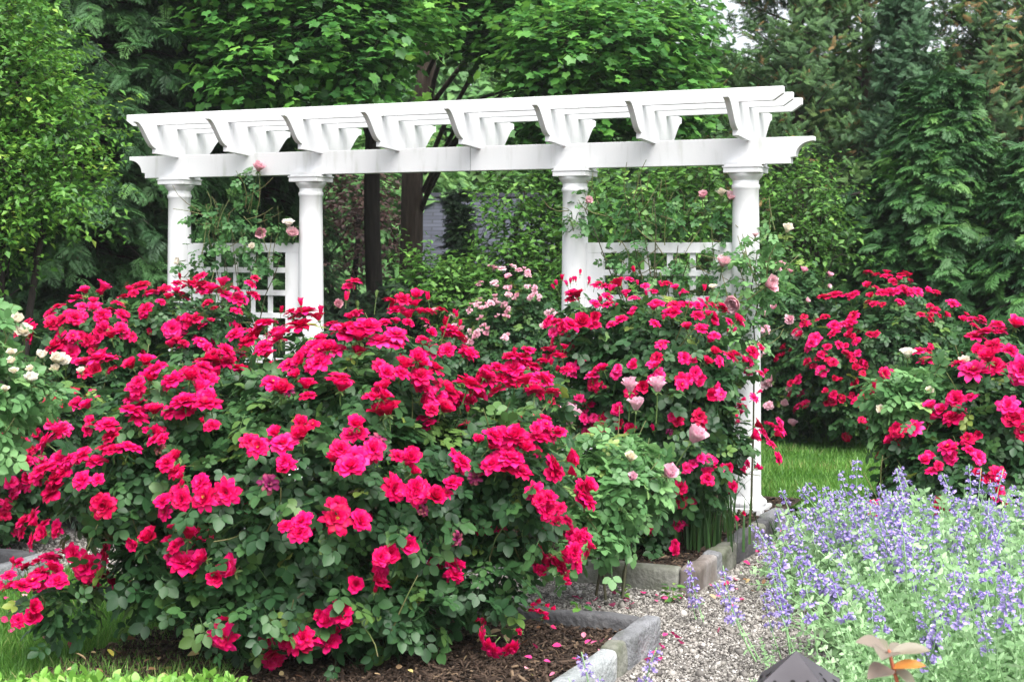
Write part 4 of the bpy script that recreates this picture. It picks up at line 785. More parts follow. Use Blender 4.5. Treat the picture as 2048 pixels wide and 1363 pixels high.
B1 = [(345,60,60),(265,95,60),(205,118,50),(190,160,50),(245,140,50),(260,155,60),(195,168,50),(320,115,50),(345,145,60),(335,195,50),(265,215,60),(300,215,50),(205,230,80),(130,200,55),(125,175,40),(320,235,50),(250,245,60),(340,160,50),(400,180,45),(435,205,35),(395,108,45),(405,145,50),(430,85,50),(485,50,60),(515,75,50),(560,60,50),(500,120,50),(490,190,30),(465,248,30),(570,90,40),(600,40,36),(650,45,80),(710,60,70),(690,45,50),(755,45,60),(600,150,80),(670,155,60),(680,145,50),(840,40,40),(800,90,60),(850,75,40),(790,125,40),(710,105,40),(795,180,40),(720,210,60),(680,235,50),(590,250,50),(610,240,50),(315,330,60),(290,310,50),(310,400,40),(250,390,40),(240,420,50),(200,400,40)]
B2 = [(180,455,70),(150,470,50),(205,450,50),(180,495,60),(135,520,40),(300,490,50),(370,510,60),(35,520,50),(40,690,50),(60,715,60),(90,680,50),(65,560,36),(100,590,40),(130,635,60),(30,750,36),(70,805,36),(55,835,36),(10,800,40),(90,625,40),(15,770,40)]
F1 = [(1340,862,30),(1400,877,45),(1458,862,30),(1507,890,40),(1443,935,45),(1560,920,40),(1357,968,45),(1217,998,30),(1457,1005,40),(1448,1038,40),(1555,992,30),(1600,1020,40),(1490,1065,45),(1573,1055,35),(1628,1047,30),(1330,1090,40),(1230,1107,30),(1230,1137,30),(1165,1140,25),(1300,1130,45),(1240,1170,40),(1158,1180,35),(1270,1150,25),(1385,1160,40),(1397,1133,30),(1438,1135,35),(1238,1225,35),(1395,1218,40),(1680,1140,40),(1710,1135,40),(1645,1285,40),(1260,1275,30),(1285,1303,40),(1110,1300,50),(1160,1312,30),(1055,1228,35),(922,1172,35),(880,1320,35),(1395,1350,40),(1200,1352,45),(1150,1355,40),(1218,1305,25),(1350,1212,25)]
G1 = [(1560,985,30),(1625,990,30),(1720,1025,35),(1650,1035,30),(1605,1020,25),(1820,1040,28),(1815,1080,20),(1720,1160,25),(1590,1185,30),(1550,1222,25),(1650,1240,30),(1690,1310,40),(1535,1095,40)]
G2 = [(125,348,18),(145,330,18),(155,420,25),(135,455,25),(185,505,25),(200,468,20),(210,552,25),(145,505,20),(225,285,30),(165,203,20),(205,237,20),(140,265,20)]
RG = 'crimson rose bushes'
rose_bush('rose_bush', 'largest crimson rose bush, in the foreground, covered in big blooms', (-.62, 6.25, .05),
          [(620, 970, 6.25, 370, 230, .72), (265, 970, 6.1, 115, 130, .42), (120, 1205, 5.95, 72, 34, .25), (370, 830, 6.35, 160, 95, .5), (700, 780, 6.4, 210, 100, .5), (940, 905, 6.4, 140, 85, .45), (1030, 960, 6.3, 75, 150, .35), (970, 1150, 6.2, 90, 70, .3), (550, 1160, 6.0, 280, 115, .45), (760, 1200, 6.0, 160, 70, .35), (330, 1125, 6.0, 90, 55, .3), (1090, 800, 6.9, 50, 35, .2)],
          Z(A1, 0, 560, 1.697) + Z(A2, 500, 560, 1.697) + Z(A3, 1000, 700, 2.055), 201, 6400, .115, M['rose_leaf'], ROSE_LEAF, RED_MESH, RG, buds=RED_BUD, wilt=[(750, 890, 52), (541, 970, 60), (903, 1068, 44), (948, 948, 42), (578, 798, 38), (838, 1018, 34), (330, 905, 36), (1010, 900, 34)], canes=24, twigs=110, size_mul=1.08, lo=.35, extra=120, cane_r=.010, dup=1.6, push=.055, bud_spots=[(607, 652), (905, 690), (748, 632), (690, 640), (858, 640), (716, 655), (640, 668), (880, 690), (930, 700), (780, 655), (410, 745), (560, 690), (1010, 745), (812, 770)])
rose_bush('rose_bush', 'crimson rose bush in front of the right trellis panel, behind the pink tea roses', (.95, 8.15, .09),
          [(1310, 760, 8.2, 155, 140, .5), (1290, 655, 8.3, 125, 50, .35), (1180, 670, 8.2, 55, 60, .3), (1350, 900, 8.1, 115, 105, .4), (1250, 960, 8.05, 90, 110, .35), (1405, 790, 8.15, 50, 110, .3), (1465, 880, 8.1, 20, 25, .15), (1290, 1090, 8.0, 50, 30, .2), (1150, 790, 8.2, 60, 80, .3)],
          Z(C1, 900, 140, 2.434) + Z(C2, 1000, 700, 2.055), 202, 4300, .115, M['rose_leaf'], ROSE_LEAF, RED_MESH, RG, buds=RED_BUD, wilt=[(1285, 1072, 26), (1341, 868, 22)], canes=14, twigs=60, size_mul=1.12, cane_r=.008, dup=.9, push=.045, bud_spots=[(1130, 590), (1275, 575), (1325, 585), (1160, 580), (1400, 612)])
rose_bush('rose_bush', 'crimson rose bush at the foot of the left trellis, behind the large bush', (-2.35, 9.3, .09),
          [(200, 680, 9.4, 110, 70, .45), (330, 635, 9.5, 100, 35, .35), (440, 650, 9.4, 55, 50, .3), (180, 790, 9.2, 90, 90, .4), (400, 760, 9.3, 100, 90, .4)],
          Z(B1, 0, 560, 1.697), 203, 3000, .11, M['rose_leaf'], ROSE_LEAF, RED_MESH, RG, buds=RED_BUD, canes=10, twigs=40, size_mul=1.2, dup=1.1, cane_r=.008)
rose_bush('rose_bush', 'low crimson rose bush at the left rim, below the white roses', (-2.75, 8.75, .09),
          [(50, 930, 8.5, 105, 100, .35), (130, 840, 8.6, 105, 60, .35), (0, 1000, 8.4, 80, 70, .3), (10, 880, 8.4, 70, 70, .3)],
          Z(B2, 0, 560, 1.697), 204, 2300, .11, M['rose_leaf'], ROSE_LEAF, RED_MESH, RG, canes=8, twigs=20, size_mul=1.2, dup=1.0, cane_r=.008)
rose_bush('rose_bush', 'crimson rose bush on the far side of the lawn, with many small blooms', (3.1, 12.4, .02),
          [(1770, 700, 12.4, 130, 115, .7), (1780, 615, 12.5, 75, 40, .4), (1660, 740, 12.3, 75, 95, .5), (1700, 820, 12.3, 95, 50, .5), (1880, 690, 12.5, 65, 45, .5), (1900, 790, 12.6, 65, 65, .5)],
          Z(D1, 1450, 500, 1.5786), 205, 4200, .12, M['rose_leaf'], ROSE_LEAF, RED_MESH, RG, canes=10, size_mul=1.2, dup=.9, push=.05, cane_r=.008)
rose_bush('rose_bush', 'crimson rose bush at the right rim behind the lavender coloured catmint', (2.75, 8.5, .02),
          [(1970, 840, 8.4, 140, 120, .5), (2010, 735, 8.5, 105, 45, .4), (1890, 950, 8.2, 110, 90, .4), (2060, 960, 8.2, 130, 110, .4), (1820, 870, 8.3, 45, 45, .25), (1780, 1030, 8.0, 60, 35, .25)],
          Z(E1, 1450, 500, 1.5786), 206, 4200, .11, M['rose_leaf'], ROSE_LEAF, RED_MESH, RG, buds=RED_BUD, canes=12, twigs=50, size_mul=1.2, dup=.8, cane_r=.009, hand=[(CREAM_MESH, 1963, 726, 20, (0, -.5, 1)), (CREAM_MESH, 1931, 737, 22, (0, -.5, .8))])
rose_bush('pink_rose_bush', 'rose bush with small pale pink blooms behind the middle of the pergola', (-.1, 12.5, .02),
          [(1000, 700, 12.5, 120, 100, .5), (1040, 620, 12.5, 70, 60, .35), (930, 730, 12.4, 80, 70, .4), (1000, 770, 12.3, 130, 70, .45), (1080, 720, 12.4, 50, 70, .4)],
          Z(F1, 640, 330, 3.785), 207, 3200, .11, M['rose_leaf'], ROSE_LEAF, PINK_MESH, 'pale pink rose bushes', canes=8, size_mul=1.6, push=.07, dup=1.0)
rose_bush('pink_rose_bush', 'rose bush with small pale pink blooms right of the rightmost column', (2.25, 12.9, .02),
          [(1570, 700, 12.9, 90, 150, .5), (1600, 590, 13, 60, 50, .3), (1560, 820, 12.8, 80, 60, .4)],
          Z(G1, 900, 140, 2.434) + Z(G2, 1450, 500, 1.5786), 208, 2800, .11, M['rose_leaf'], ROSE_LEAF, PINK_MESH, 'pale pink rose bushes', canes=7, size_mul=1.8, push=.06)
rose_bush('tea_rose_bush', 'light green rose bush with a few large pink tea roses beside the big crimson bush', (.52, 7.05, .06),
          [(1240, 925, 7.25, 95, 60, .2), (1190, 1000, 7.15, 75, 85, .2), (1285, 970, 7.25, 60, 45, .18), (1130, 930, 7.2, 45, 55, .18), (1120, 1070, 7.0, 45, 60, .15), (1200, 1070, 7.0, 55, 35, .15)],
          [], 209, 820, .115, M['rose_leaf_pale'], ROSE_LEAF, TEA_MESH, canes=4, twigs=24, cane_r=.007,
          hand=[(TEA_MESH, 1136, 858, 44, (-.1, -.3, 1)), (TEA_MESH, 1259, 793, 30, (0, -.1, 1)), (TEA_MESH, 1312, 793, 32, (0, -.1, 1)), (TEA_MESH, 1270, 830, 28, (0, -.3, 1)), (TEA_MESH, 1374, 888, 38, (.5, -.3, .8)), (TEA_MESH, 1325, 958, 30, (.4, -.6, .6)), (CREAM_MESH, 1258, 922, 20, (0, -.5, .8)), (TEA_MESH, 1262, 952, 18, (0, -.6, .6)), (TEA_MESH, 1120, 880, 26, (-.3, -.5, .6))])
rose_bush('pale_rose_bush', 'pale leaved rose bush with one cream bloom beside the crimson bush near the catmint', (2.12, 8.45, .02),
          [(1810, 830, 8.35, 45, 75, .18), (1780, 800, 8.35, 35, 40, .15), (1850, 780, 8.35, 35, 45, .15)],
          [], 214, 420, .13, M['rose_leaf_pale'], ROSE_LEAF, CREAM_MESH, canes=6, twigs=14,
          hand=[(CREAM_MESH, 1814, 724, 26, (-.1, -.3, 1)), (CREAM_MESH, 1858, 783, 14, (.1, -.5, .6)), (CREAM_MESH, 1768, 815, 14, (-.2, -.6, .3))])
rose_bush('white_rose_bush', 'pale green rose bush with cream white blooms at the left rim', (-2.68, 7.55, .02),
          [(10, 760, 7.5, 60, 65, .25), (-20, 850, 7.4, 55, 80, .25), (-60, 690, 7.5, 75, 90, .3), (75, 790, 7.5, 38, 32, .18)],
          [], 210, 480, .12, M['rose_leaf_pale'], ROSE_LEAF, CREAM_MESH, canes=5, twigs=24,
          hand=[(CREAM_MESH, x, y, s, (.1, -.5, .8)) for x, y, s in Z([(40,150,44),(60,190,50),(125,273,38),(175,285,50),(200,290,36),(168,312,34),(255,315,27),(85,313,27),(30,270,27),(35,320,27),(105,360,45),(30,292,30),(10,370,22)], 0, 560, 1.697)])
rose_bush('climbing_rose', 'climbing rose on the left trellis panel with a few pink blooms', (-1.95, 10.55, .09),
          [(480, 450, 10.6, 80, 60, .10), (490, 375, 10.6, 32, 42, .08), (420, 440, 10.7, 55, 40, .08), (520, 530, 10.5, 55, 55, .06), (440, 500, 10.6, 60, 50, .06), (375, 535, 10.7, 32, 40, .06), (560, 460, 10.5, 35, 22, .05)],
          [], 211, 270, .085, M['climb_leaf'], ROSE_LEAF, BIG_MESH, 'climbing roses on the pergola', canes=9, twigs=40, lo=.15, power=1.0, cane_r=.007,
          hand=[(BIG_MESH, 511, 346, 26, (.3, -.5, .8)), (BIG_MESH, 518, 463, 24, (.3, -.8, -.1)), (BIG_MESH, 582, 468, 26, (.1, -.7, .5)), (CREAM_MESH, 576, 454, 20, (0, -.3, 1)), (CREAM_MESH, 506, 497, 14, (0, -.8, .4)), (CREAM_MESH, 360, 526, 17, (-.3, -.6, .4)), (BIG_MESH, 668, 606, 20, (.2, -.7, .3))])
rose_bush('climbing_rose', 'climbing rose on the right trellis panel reaching up to the beam', (.95, 9.32, .09),
          [(1310, 420, 9.4, 130, 50, .10), (1150, 440, 9.55, 32, 55, .06), (1180, 400, 9.55, 30, 40, .06), (1250, 520, 9.4, 55, 60, .07), (1340, 550, 9.35, 70, 70, .07), (1420, 440, 9.3, 60, 60, .08), (1440, 540, 9.25, 50, 60, .07), (1270, 450, 9.4, 110, 45, .08)],
          [], 212, 300, .08, M['climb_leaf'], ROSE_LEAF, BIG_MESH, 'climbing roses on the pergola', canes=12, twigs=60, lo=.15, power=1.0, cane_r=.007,
          hand=[(BIG_MESH, 1184, 408, 18, (.2, -.7, .3)), (BIG_MESH, 1408, 398, 20, (-.2, -.6, .6)), (BIG_MESH, 1455, 402, 24, (.2, -.6, .6)), (CREAM_MESH, 1440, 396, 16, (0, -.5, 1))])
rose_bush('climbing_rose', 'pale leaved climbing rose with large double pink blooms across the rightmost column', (1.35, 9.02, .09),
          [(1500, 540, 9.0, 55, 70, .10), (1450, 630, 8.95, 60, 50, .09), (1540, 490, 9.0, 30, 40, .08), (1545, 580, 8.95, 30, 40, .07), (1490, 680, 8.95, 50, 60, .08)],
          [], 213, 260, .10, M['rose_leaf_pale'], ROSE_LEAF, BIG_MESH, 'climbing roses on the pergola', canes=3, twigs=30, lo=.15, power=1.0, cane_r=.007,
          hand=[(BIG_MESH, 1452, 532, 30, (.1, -.5, .8)), (BIG_MESH, 1535, 571, 34, (.5, -.7, .2)), (BIG_MESH, 1470, 606, 40, (-.5, -.7, -.3)), (CREAM_MESH, 1565, 468, 20, (.1, -.4, .9)), (BIG_MESH, 1508, 480, 13, (0, -.3, 1)), (CREAM_MESH, 1428, 586, 14, (0, -.3, 1))])

# ================================================================== CATMINT, HEDGE, SMALL THINGS
M['mint'] = leaf_mat('catmint_leaf', [(0, (.17, .32, .13)), (.5, (.32, .52, .26)), (.9, (.45, .64, .38)), (1, (.55, .70, .46))], rough=.7, trans=.25)
M['lav'] = leaf_mat('catmint_flower', [(0, (.27, .19, .52)), (.5, (.45, .36, .72)), (1, (.63, .55, .82))], rough=.6, trans=.25)
M['lavpink'] = noise_mat('catmint_calyx', [(.3, (.22, .14, .28)), (.7, (.30, .30, .26))], scale=30, rough=.7)
def spike_mesh(seed):
    rng = np.random.default_rng(seed); parts, mi = [], []; H = 1.0; lean = rng.normal(0, .12, 2)
    cur = lambda z: np.array([lean[0] * z * z, lean[1] * z * z, z])
    V, T = tube([cur(z) for z in np.linspace(0, 1, 7)], .010, .006, 4); parts.append((V, T, .5)); mi += [1] * len(T)
    fl = np.array([(0, 0, 0), (-.2, .55, .12), (.2, .55, .12), (0, .5, -.08), (-.32, 1, -.15), (.32, 1, -.15), (0, 1.05, -.35), (0, .85, .42)]); ft = np.array([(0, 3, 1), (0, 2, 3), (1, 3, 4), (3, 2, 5), (3, 6, 4), (3, 5, 6), (0, 1, 7), (0, 7, 2), (1, 7, 2)])
    z = .50; k = 0; n = 10
    while z < 1.0:
        f = (z - .5) / .5; nf = int(15 - 7 * f); c = cur(z); a = rng.random(nf) * 6.283; r = (.024 - .012 * f) * (.7 + .6 * rng.random(nf))
        d = np.stack([np.cos(a), np.sin(a), rng.normal(.35, .3, nf)], 1); p = c + d * r[:, None] + np.array([0, 0, 1]) * rng.normal(0, .010, nf)[:, None]
        V, T, rr = scatter((fl, ft), p, UP + rng.normal(0, .3, d.shape), d, .068 * (1 - .35 * f) * (.7 + .5 * rng.random(nf)), np.clip(rng.normal(.5, .22, nf), 0, 1), ); parts.append((V, T, rr)); mi += [0] * len(T)
        z += .10 * (1.5 - 1.0 * f); k += 1
    for q in (.15, .32, .46):
        for s in (0, math.pi):
            V, T = leaf8(.55, .05, .2); V = V * .09; a = s + q * 9; V = np.stack([V[:, 0] * math.cos(a) - V[:, 1] * math.sin(a), V[:, 0] * math.sin(a) + V[:, 1] * math.cos(a), V[:, 2]], 1) + cur(q); parts.append((V, T, .5)); mi += [1] * len(T)
    V, T, r = join(parts); return mesh('flower_spike', V, T, [M['lav'], M['mint']], r, False, mi)
SPIKES = [spike_mesh(300 + i) for i in range(8)]
def mint_stem(rng):
    parts = []; V, T = tube([(0, 0, 0), (.03, .5, .02), (.02, 1, .0)], .012, .006, 3, cap=False); parts.append((V, T, .3))
    for i in range(9):
        y = .15 + .82 * i / 8
        for s in (-1, 1):
            V, T = leaf8(.5, .04, .25); L = .125 * (1.1 - .5 * i / 8); V = V * L; a = s * math.radians(62); rot = i * 1.57
            V = np.stack([V[:, 0] * math.cos(a) + V[:, 1] * math.sin(a), -V[:, 0] * math.sin(a) + V[:, 1] * math.cos(a), V[:, 2]], 1); V = np.stack([V[:, 0] * math.cos(rot) - V[:, 2] * math.sin(rot), V[:, 1], V[:, 0] * math.sin(rot) + V[:, 2] * math.cos(rot)], 1) + [0.02, y, 0.01]
            parts.append((V, T, .5))
    V, T, _ = join(parts); return V, T
MINT = [mint_stem(R0) for _ in range(4)]
CG = 'catmint plants along the gravel path'
def catmint(x, y, R, h, ns, nst, label, seed, lean=(0, 0), sh=.36):
    rng = np.random.default_rng(seed); b = np.array([x, y, .0]); root = empty('catmint_plant', b, label, 'catmint', CG)
    a = rng.random(nst) * 6.283; r = R * np.sqrt(rng.random(nst)); p = np.stack([r * np.cos(a) * .8, r * np.sin(a) * .8, 0.02 + 0 * r], 1); d = np.stack([np.cos(a) * r / R * .75 + lean[0], np.sin(a) * r / R * .75 + lean[1], np.ones(nst)], 1) + rng.normal(0, .14, (nst, 3))
    V, T, rr = scatter_many(MINT, p, nrm(rng.normal(size=p.shape)), d, h * (.7 + .5 * rng.random(nst)), np.clip(rng.normal(.5, .2, nst), 0, 1), rng)
    add('foliage', mesh('foliage', V, T, M['mint'], rr, False), root, world=False)
    for i in range(ns):
        a = rng.random() * 6.283; q = R * 1.0 * math.sqrt(rng.random()); f = q / R
        o = add('flower_spike', SPIKES[rng.integers(0, 8)], root, world=False, loc=(q * math.cos(a) * .85, q * math.sin(a) * .85, h * (.42 + .3 * rng.random()) * (1.05 - .45 * f)))
        d = nrm(np.array([math.cos(a) * f * .75 + lean[0], math.sin(a) * f * .75 + lean[1], 1.0]) + rng.normal(0, .13, 3)); o.scale = (sh * (.75 + .45 * rng.random()),) * 3; set_rot(o, d, rng)
for i, (x, y, R, h, ns, nst, lb, ln) in enumerate([
    (1.76, 7.4, .30, .40, 17, 240, 'catmint plant nearest the timber board of the lawn', (-.1, 0)), (2.25, 7.5, .36, .42, 22, 300, 'catmint plant in front of the low crimson blooms of the right bush', (0, 0)), (2.75, 7.3, .36, .42, 22, 300, 'catmint plant farthest back at the right rim', (0, 0)),
    (1.76, 6.85, .26, .32, 20, 170, 'catmint plant sprawling over the gravel path', (-.12, -.05)), (2.0, 6.75, .36, .40, 13, 360, 'catmint plant in the middle of the catmint bed', (0, 0)), (2.5, 6.6, .36, .42, 26, 320, 'catmint plant thick with flower spikes at the right rim', (0, 0)),
    (1.56, 6.15, .20, .28, 10, 120, 'catmint plant leaning over the gravel behind the metal lamp', (-.25, 0)), (1.72, 6.05, .32, .38, 7, 380, 'catmint plant with more leaves than flowers behind the red shoot', (0, 0)), (2.15, 5.95, .34, .40, 17, 360, 'catmint plant right of the red shoot', (0, 0)),
    (1.38, 5.5, .20, .26, 6, 140, 'catmint plant around the metal lamp', (-.1, 0)), (1.80, 5.35, .30, .34, 14, 340, 'catmint plant nearest the viewer at the right', (0, 0)),
    (1.50, 7.75, .16, .22, 9, 40, 'thin catmint plant with tall spikes against the lawn by the column', (0, 0)), (1.06, 5.9, .20, .14, 7, 12, 'sparse catmint stems sprawling far out on the gravel', (-.35, 0)), (1.46, 7.0, .18, .2, 8, 40, 'catmint plant spilling over the gravel opposite the edging stones', (-.12, 0))]):
    catmint(x, y, R, h, ns, nst, lb, 320 + i, ln)
catmint(.36, 4.75, .16, .16, 0, 12, 'small catmint plant at the foot of the pale edging stone', 340)
root = bpy.data.objects['catmint_plant.014']
for (px, py, D, L, d) in [(1178, 1300, 4.75, .34, (-.1, 0, 1)), (1192, 1345, 4.7, .30, (.2, 0, 1)), (1281, 1285, 4.85, .34, (.05, 0, 1)), (1165, 1358, 4.7, .26, (-.2, 0, 1))]:
    rng = np.random.default_rng(px); top = P(px, py, D); o = add('flower_spike', SPIKES[px % 8], root, world=False, loc=tuple(top - nrm(np.array(d, float)) * L - np.array(root.location))); o.scale = (L,) * 3; set_rot(o, np.array(d), rng)
root = empty('catmint_plant', G(1400, 1225), 'lone flowering catmint stem in front of the brown corner stone', 'catmint', CG)
rng = np.random.default_rng(5)
for (px, py, D, L, d) in [(1366, 1128, 6.75, .36, (-.35, 0, 1)), (1376, 1160, 6.8, .25, (-.2, 0, 1))]:
    top = P(px, py, D); o = add('flower_spike', SPIKES[px % 8], root, world=False, loc=tuple(top - nrm(np.array(d, float)) * L - np.array(root.location))); o.scale = (L,) * 3; set_rot(o, np.array(d), rng)
# boxwood hedge at the lower left
b = np.array([-1.45, 4.45, 0]); root = empty('boxwood_hedge', b, 'clipped boxwood hedge with light green young leaves at the bottom of the view', 'hedge')
rng = np.random.default_rng(61); N = 9000
p = np.stack([rng.uniform(-.72, .62, N), rng.uniform(-.36, .34, N), .335 * (1 - rng.random(N) ** 2.6 * .9)], 1); edge = np.array([mnoise.noise(Vector((q[0] * 5, q[1] * 5, 3))) for q in p]); p[:, 2] += .035 * edge - .05 * np.clip(p[:, 0] - .3, 0, 1)
V, T, r = scatter_many(LEAF_BROAD, p, nrm(UP * .3 + rng.normal(0, .6, p.shape)), UP * .8 + rng.normal(0, .55, p.shape), .034 * (.7 + .6 * rng.random(N)), np.clip(rng.beta(2.5, 2.5, N), 0, 1), rng)
add('foliage', mesh('foliage', V, T, M['box'], r, False), root, world=False)
for i in range(6): x = -.6 + .22 * i; V, T = tube([(x, 0, 0), (x + .02, .02, .15), (x - .03, 0, .33)], .012, .005, 5); add('stem', mesh('stem', V, T, M['cane']), root, world=False)
# daylily leaves by the rightmost column
M['strap'] = leaf_mat('strap_leaf', [(0, (.025, .07, .02)), (.5, (.05, .12, .035)), (1, (.10, .2, .05))], rough=.45, trans=.2)
def straps(name, label, base, n, L, spread, seed, wd=.012, group=None):
    rng = np.random.default_rng(seed); parts = []
    for i in range(n):
        a = rng.random() * 6.283; s = spread * (.2 + .9 * rng.random()); l = L * (.6 + .5 * rng.random()); d = np.array([math.cos(a), math.sin(a), 0]); sd_ = np.array([-d[1], d[0], 0]); o_ = rng.normal(0, min(.07, L * .05 + .05 * (L > .3)), 3) * [1.3, 1, 0]
        pts = [o_ + d * l * s * t ** 1.7 + UP * l * (t - .35 * s * t ** 3) for t in np.linspace(0, 1, 8)]; V, T = [], []
        for k, q in enumerate(pts): w_ = wd * (1 - (k / 7) ** 2) + .001; V += [q - sd_ * w_ * .5, q - d * w_ * .12, q + sd_ * w_ * .5]
        for k in range(7):
            for j in range(2): c = k * 3 + j; T += [(c, c + 1, c + 4), (c, c + 4, c + 3)]
        parts.append((np.array(V), np.array(T), np.clip(rng.normal(.4, .2), 0, 1)))
    V, T, r = join(parts); o = add(name, mesh(name, V, T, M['strap'], r), loc=tuple(base)); return tag(o, label, 'plant', group)
straps('daylily_clump', 'clump of dark strap leaves beside the rightmost column', (1.14, 8.5, .09), 34, .52, .8, 71)
straps('daylily_clump', 'clump of upright strap leaves under the crimson bush, behind the mossy stones', (1.02, 8.05, .09), 70, .40, .25, 72, .014)
straps('grass_tuft', 'thin grass tuft growing against the edging stones by the column', C0 + VV * 1.45 + UU * .03, 14, .2, .6, 73, .006)
# weeds in the gravel
def weed(label, base, n, L, seed):
    rng = np.random.default_rng(seed); a = rng.random(n) * 6.283; d = np.stack([np.cos(a), np.sin(a), .5 + rng.random(n)], 1); p = np.outer(rng.random(n), [0, 0, L * .8]) + d * .02
    V, T, r = scatter_many(LEAF_BROAD, p, UP + rng.normal(0, .3, p.shape), d, L * .55 * (.6 + .6 * rng.random(n)), rng.random(n), rng); root = empty('weed', base, label, 'weed', 'weeds in the gravel')
    add('foliage', mesh('foliage', V, T, M['shrub'], r), root, world=False); V, T = tube([(0, 0, 0), (.004, 0, L * .5), (0, .004, L)], .003, .002, 4); add('stem', mesh('stem', V, T, M['twig']), root, world=False)
weed('small bushy green weed in the gravel below the brown corner stone', G(1345, 1206), 26, .075, 81)
weed('tiny green weed in the gravel left of the bushy one', G(1243, 1198), 12, .07, 82)
weed('small drooping green weed at the back of the bark mulch bed', G(1160, 1245, .06), 14, .08, 83)
# petals
M['petal'] = petal_mat('fallen_petal', [(0, (.50, .01, .08)), (.5, (.72, .06, .25)), (.8, (.80, .35, .42)), (1, (.82, .6, .5))], trans=.2)
V, T = leaf8(.85, .18, -.2); V = V - [0, .5, 0]; pm = mesh('petal', V, T, M['petal'], np.full(len(V), .3)); pm2 = mesh('petal', V * [1.1, .9, 1.6], T, M['petal'], np.full(len(V), .7))
rng = np.random.default_rng(91)
def petals(spots, z, group, label, jit=.01):
    for (px, py) in spots:
        c = G(px, py, z); o = add('fallen_petal', pm if rng.random() < .62 else pm2, loc=tuple(c)); s = rng.uniform(.024, .042); o.scale = (s, s, s); o.rotation_euler = (rng.normal(0, .4), rng.normal(0, .4), rng.random() * 6.28); tag(o, label, 'petal', group)
Q = lambda l: [(1050 + x / 5.851, 1160 + y / 5.851) for x, y in l]
petals(Q([(585, 200), (635, 220), (830, 232), (1030, 140), (1195, 220), (1180, 245), (1255, 280), (1025, 300), (855, 310), (1210, 335), (1545, 180), (1620, 205), (1640, 225), (1530, 240), (1850, 200), (1740, 225), (1960, 295), (1380, 150), (740, 275), (1590, 780), (1620, 800), (1640, 640), (1720, 630), (1810, 735), (1780, 680), (1465, 880), (1430, 930), (1570, 930), (1515, 860)]) + [(1416, 1100), (1448, 1155), (1452, 1167), (1470, 1158), (1493, 1126), (1515, 1102), (1520, 1104), (1436, 1192), (1462, 1212), (1470, 1178), (1560, 1063), (1570, 1058), (1424, 1172), (1440, 1260), (1483, 1200)], .017, 'rose petals fallen on the gravel', 'pink rose petal fallen on the gravel path')
petals(Q([(330, 555), (105, 770), (375, 770), (740, 720), (810, 730), (910, 715), (1030, 715), (690, 640), (870, 840), (35, 905), (25, 1040), (320, 1100), (600, 935), (255, 950)]), .09, 'rose petals fallen on the mulch', 'pink rose petal fallen on the bark mulch')
petals([(62, 1103), (94, 1107), (37, 1118), (150, 1112), (115, 1100), (140, 1103), (18, 1100)], .017, 'rose petals on the left gravel', 'pink rose petal on the gravel left of the big bush')
petals([(12, 1196), (30, 1204), (48, 1192), (20, 1222), (62, 1210), (8, 1238), (40, 1246), (75, 1232), (24, 1262), (140, 1290), (95, 1275), (170, 1262)], .06, 'petals on the left lawn', 'pale petal fallen on the lawn by the left edging stone')
# metal path lamp
M['metal'] = noise_mat('bronze_metal', [(.3, (.055, .05, .058)), (.7, (.095, .088, .10))], scale=4, rough=.42, bump=.05)
M['hole'] = noise_mat('hole_dark', [(0, (.006, .006, .006)), (1, (.012, .012, .012))])
lc = np.array([(1596 - CXP) / FPX * 4.75, 4.78, 0.0]); root = empty('path_lamp', lc, 'dark metal path lamp with a perforated pyramid hood among the catmint', 'garden lamp')
zt = 1.7 - (1300 - HYP) / FPX * 4.78; ha = .128; bm = bmesh.new(); av = bm.verts.new((0, 0, zt)); rot = math.radians(28); h0 = zt - .115
cs = [bm.verts.new((ha * math.sqrt(2) * math.cos(rot + k * math.pi / 2), ha * math.sqrt(2) * math.sin(rot + k * math.pi / 2), h0)) for k in range(4)]
for k in range(4): bm.faces.new((av, cs[k], cs[(k + 1) % 4]))
rng = np.random.default_rng(3)
for k in range(4):
    a, b_, c_ = Vector((0, 0, zt)), Vector((ha * math.sqrt(2) * math.cos(rot + k * math.pi / 2), ha * math.sqrt(2) * math.sin(rot + k * math.pi / 2), h0)), Vector((ha * math.sqrt(2) * math.cos(rot + (k + 1) * math.pi / 2), ha * math.sqrt(2) * math.sin(rot + (k + 1) * math.pi / 2), h0))
    n = (b_ - a).cross(c_ - a).normalized(); n = n if n.z > 0 else -n; ux = (c_ - b_).normalized(); uy = n.cross(ux)
    for j in range(11):
        t, s = .55 + .4 * rng.random(), .12 + .76 * rng.random(); q = a.lerp(b_.lerp(c_, s), t) + n * .0015; rr = .005 + .004 * rng.random()
        f_ = bm.faces.new([bm.verts.new(q + ux * rr * math.cos(i * .785) + uy * rr * math.sin(i * .785)) for i in range(8)]); f_.material_index = 1
hood = bm_obj('hood', bm, M['metal'], root); hood.data.materials.append(M['hole'])
V, T = tube([(0, 0, -.05), (0, 0, .1), (0, 0, h0 + .05)], .022, .022, 12); add('post', mesh('post', V, T, M['metal']), root, world=False)
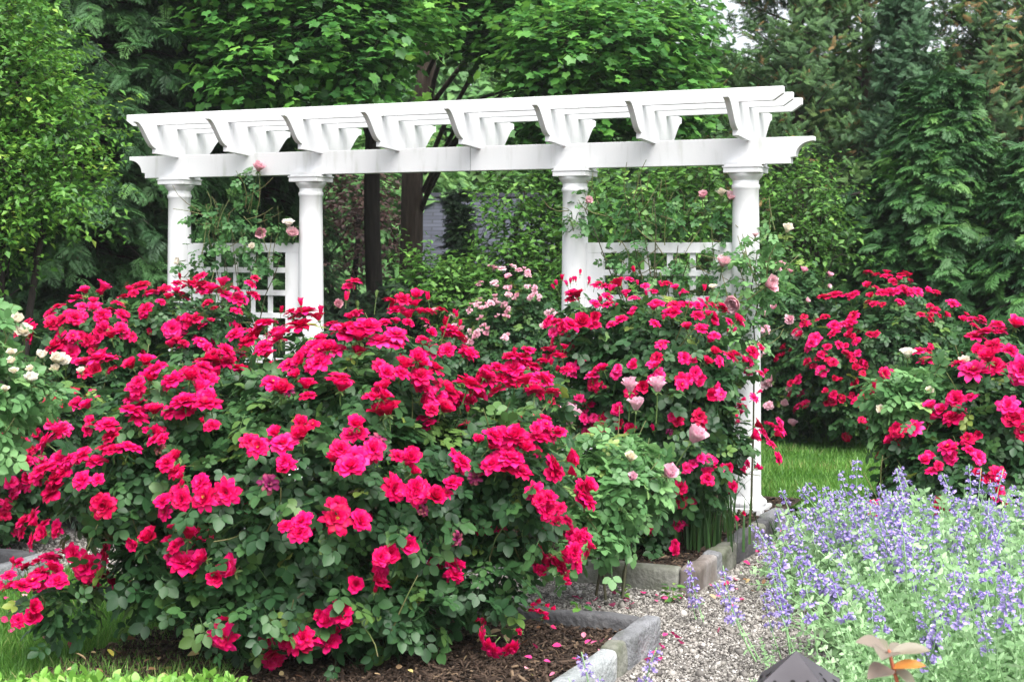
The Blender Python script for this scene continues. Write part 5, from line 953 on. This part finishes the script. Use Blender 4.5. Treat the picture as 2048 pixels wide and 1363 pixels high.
# young red shoot in front
M['redleaf'] = leaf_mat('red_young_leaf', [(0, (.28, .22, .19)), (.5, (.22, .23, .15)), (.75, (.50, .16, .05)), (1, (.55, .24, .05))], rough=.4, trans=.3)
M['redstem'] = noise_mat('red_stem', [(.3, (.30, .06, .04)), (.7, (.42, .14, .07))], scale=20, rough=.5)
D = 3.6; b = np.array([(1800 - CXP) / FPX * D, D, 0]); root = empty('young_shoot', b, 'young reddish shoot with pinkish and orange leaves in front of the catmint', 'plant')
V, T = tube(np.array([b, P(1798, 1375, D) * [1, 1, 1], P(1785, 1330, D), P(1778, 1300, D)]) - b, .006, .004, 8); add('stem', mesh('stem', V, T, M['redstem']), root, world=False)
def big_leaf(p, tipx, tipy, dd, wd, v, seed):
    p0, p1 = P(*p, D), P(tipx, tipy, D + dd); L = np.linalg.norm(p1 - p0); NV, NU = 10, 5; V = []; y = nrm(p1 - p0); x = nrm(np.cross(y, UP + np.array([0, -.55, 0]))); z = np.cross(x, y)
    for i in range(NV):
        t = i / (NV - 1); w_ = wd * L * (math.sin(math.pi * min(1, t * .93 + .03)) ** 1.0)
        for j in range(NU): u = -1 + .5 * j; V.append(p0 + y * L * t + x * u * w_ * .5 + z * (abs(u) * w_ * .22 - .16 * L * t * t + .10 * L * t + .01 * L * math.sin(9 * t + j)))
    T = [];
    for i in range(NV - 1):
        for j in range(NU - 1): c = i * NU + j; T += [(c, c + 1, c + NU + 1), (c, c + NU + 1, c + NU)]
    add('leaf', mesh('leaf', np.array(V) - b, np.array(T), M['redleaf'], np.full(len(V), v)), root, world=False)
for k, a in enumerate([((1778, 1305), 1716, 1280, -.05, .5, .1), ((1778, 1305), 1742, 1272, .06, .45, .3), ((1778, 1305), 1765, 1312, -.12, .5, .15), ((1780, 1306), 1860, 1296, .0, .42, .25), ((1780, 1312), 1815, 1290, .10, .4, .2), ((1782, 1335), 1850, 1328, -.03, .42, .95), ((1784, 1338), 1738, 1352, -.08, .5, .05), ((1786, 1338), 1835, 1375, .0, .55, .35)]): big_leaf(*a, k)

# ================================================================== HAZE
hm = bpy.data.materials.new('haze_air'); hm.use_nodes = True; hn = hm.node_tree; hn.nodes.clear()
ho = hn.nodes.new('ShaderNodeOutputMaterial'); hv = hn.nodes.new('ShaderNodeVolumePrincipled'); hv.inputs['Color'].default_value = (.93, .96, 1, 1); hv.inputs['Density'].default_value = .0006; hv.inputs['Anisotropy'].default_value = .1
hn.links.new(hv.outputs[0], ho.inputs['Volume'])
bm = bmesh.new(); box_bm(bm, -60, 60, -6, 75, -1.03, 15.5, 0); hz = bm_obj('haze', bm, hm); tag(hz, kind='stuff'); hz.display_type = 'WIRE'
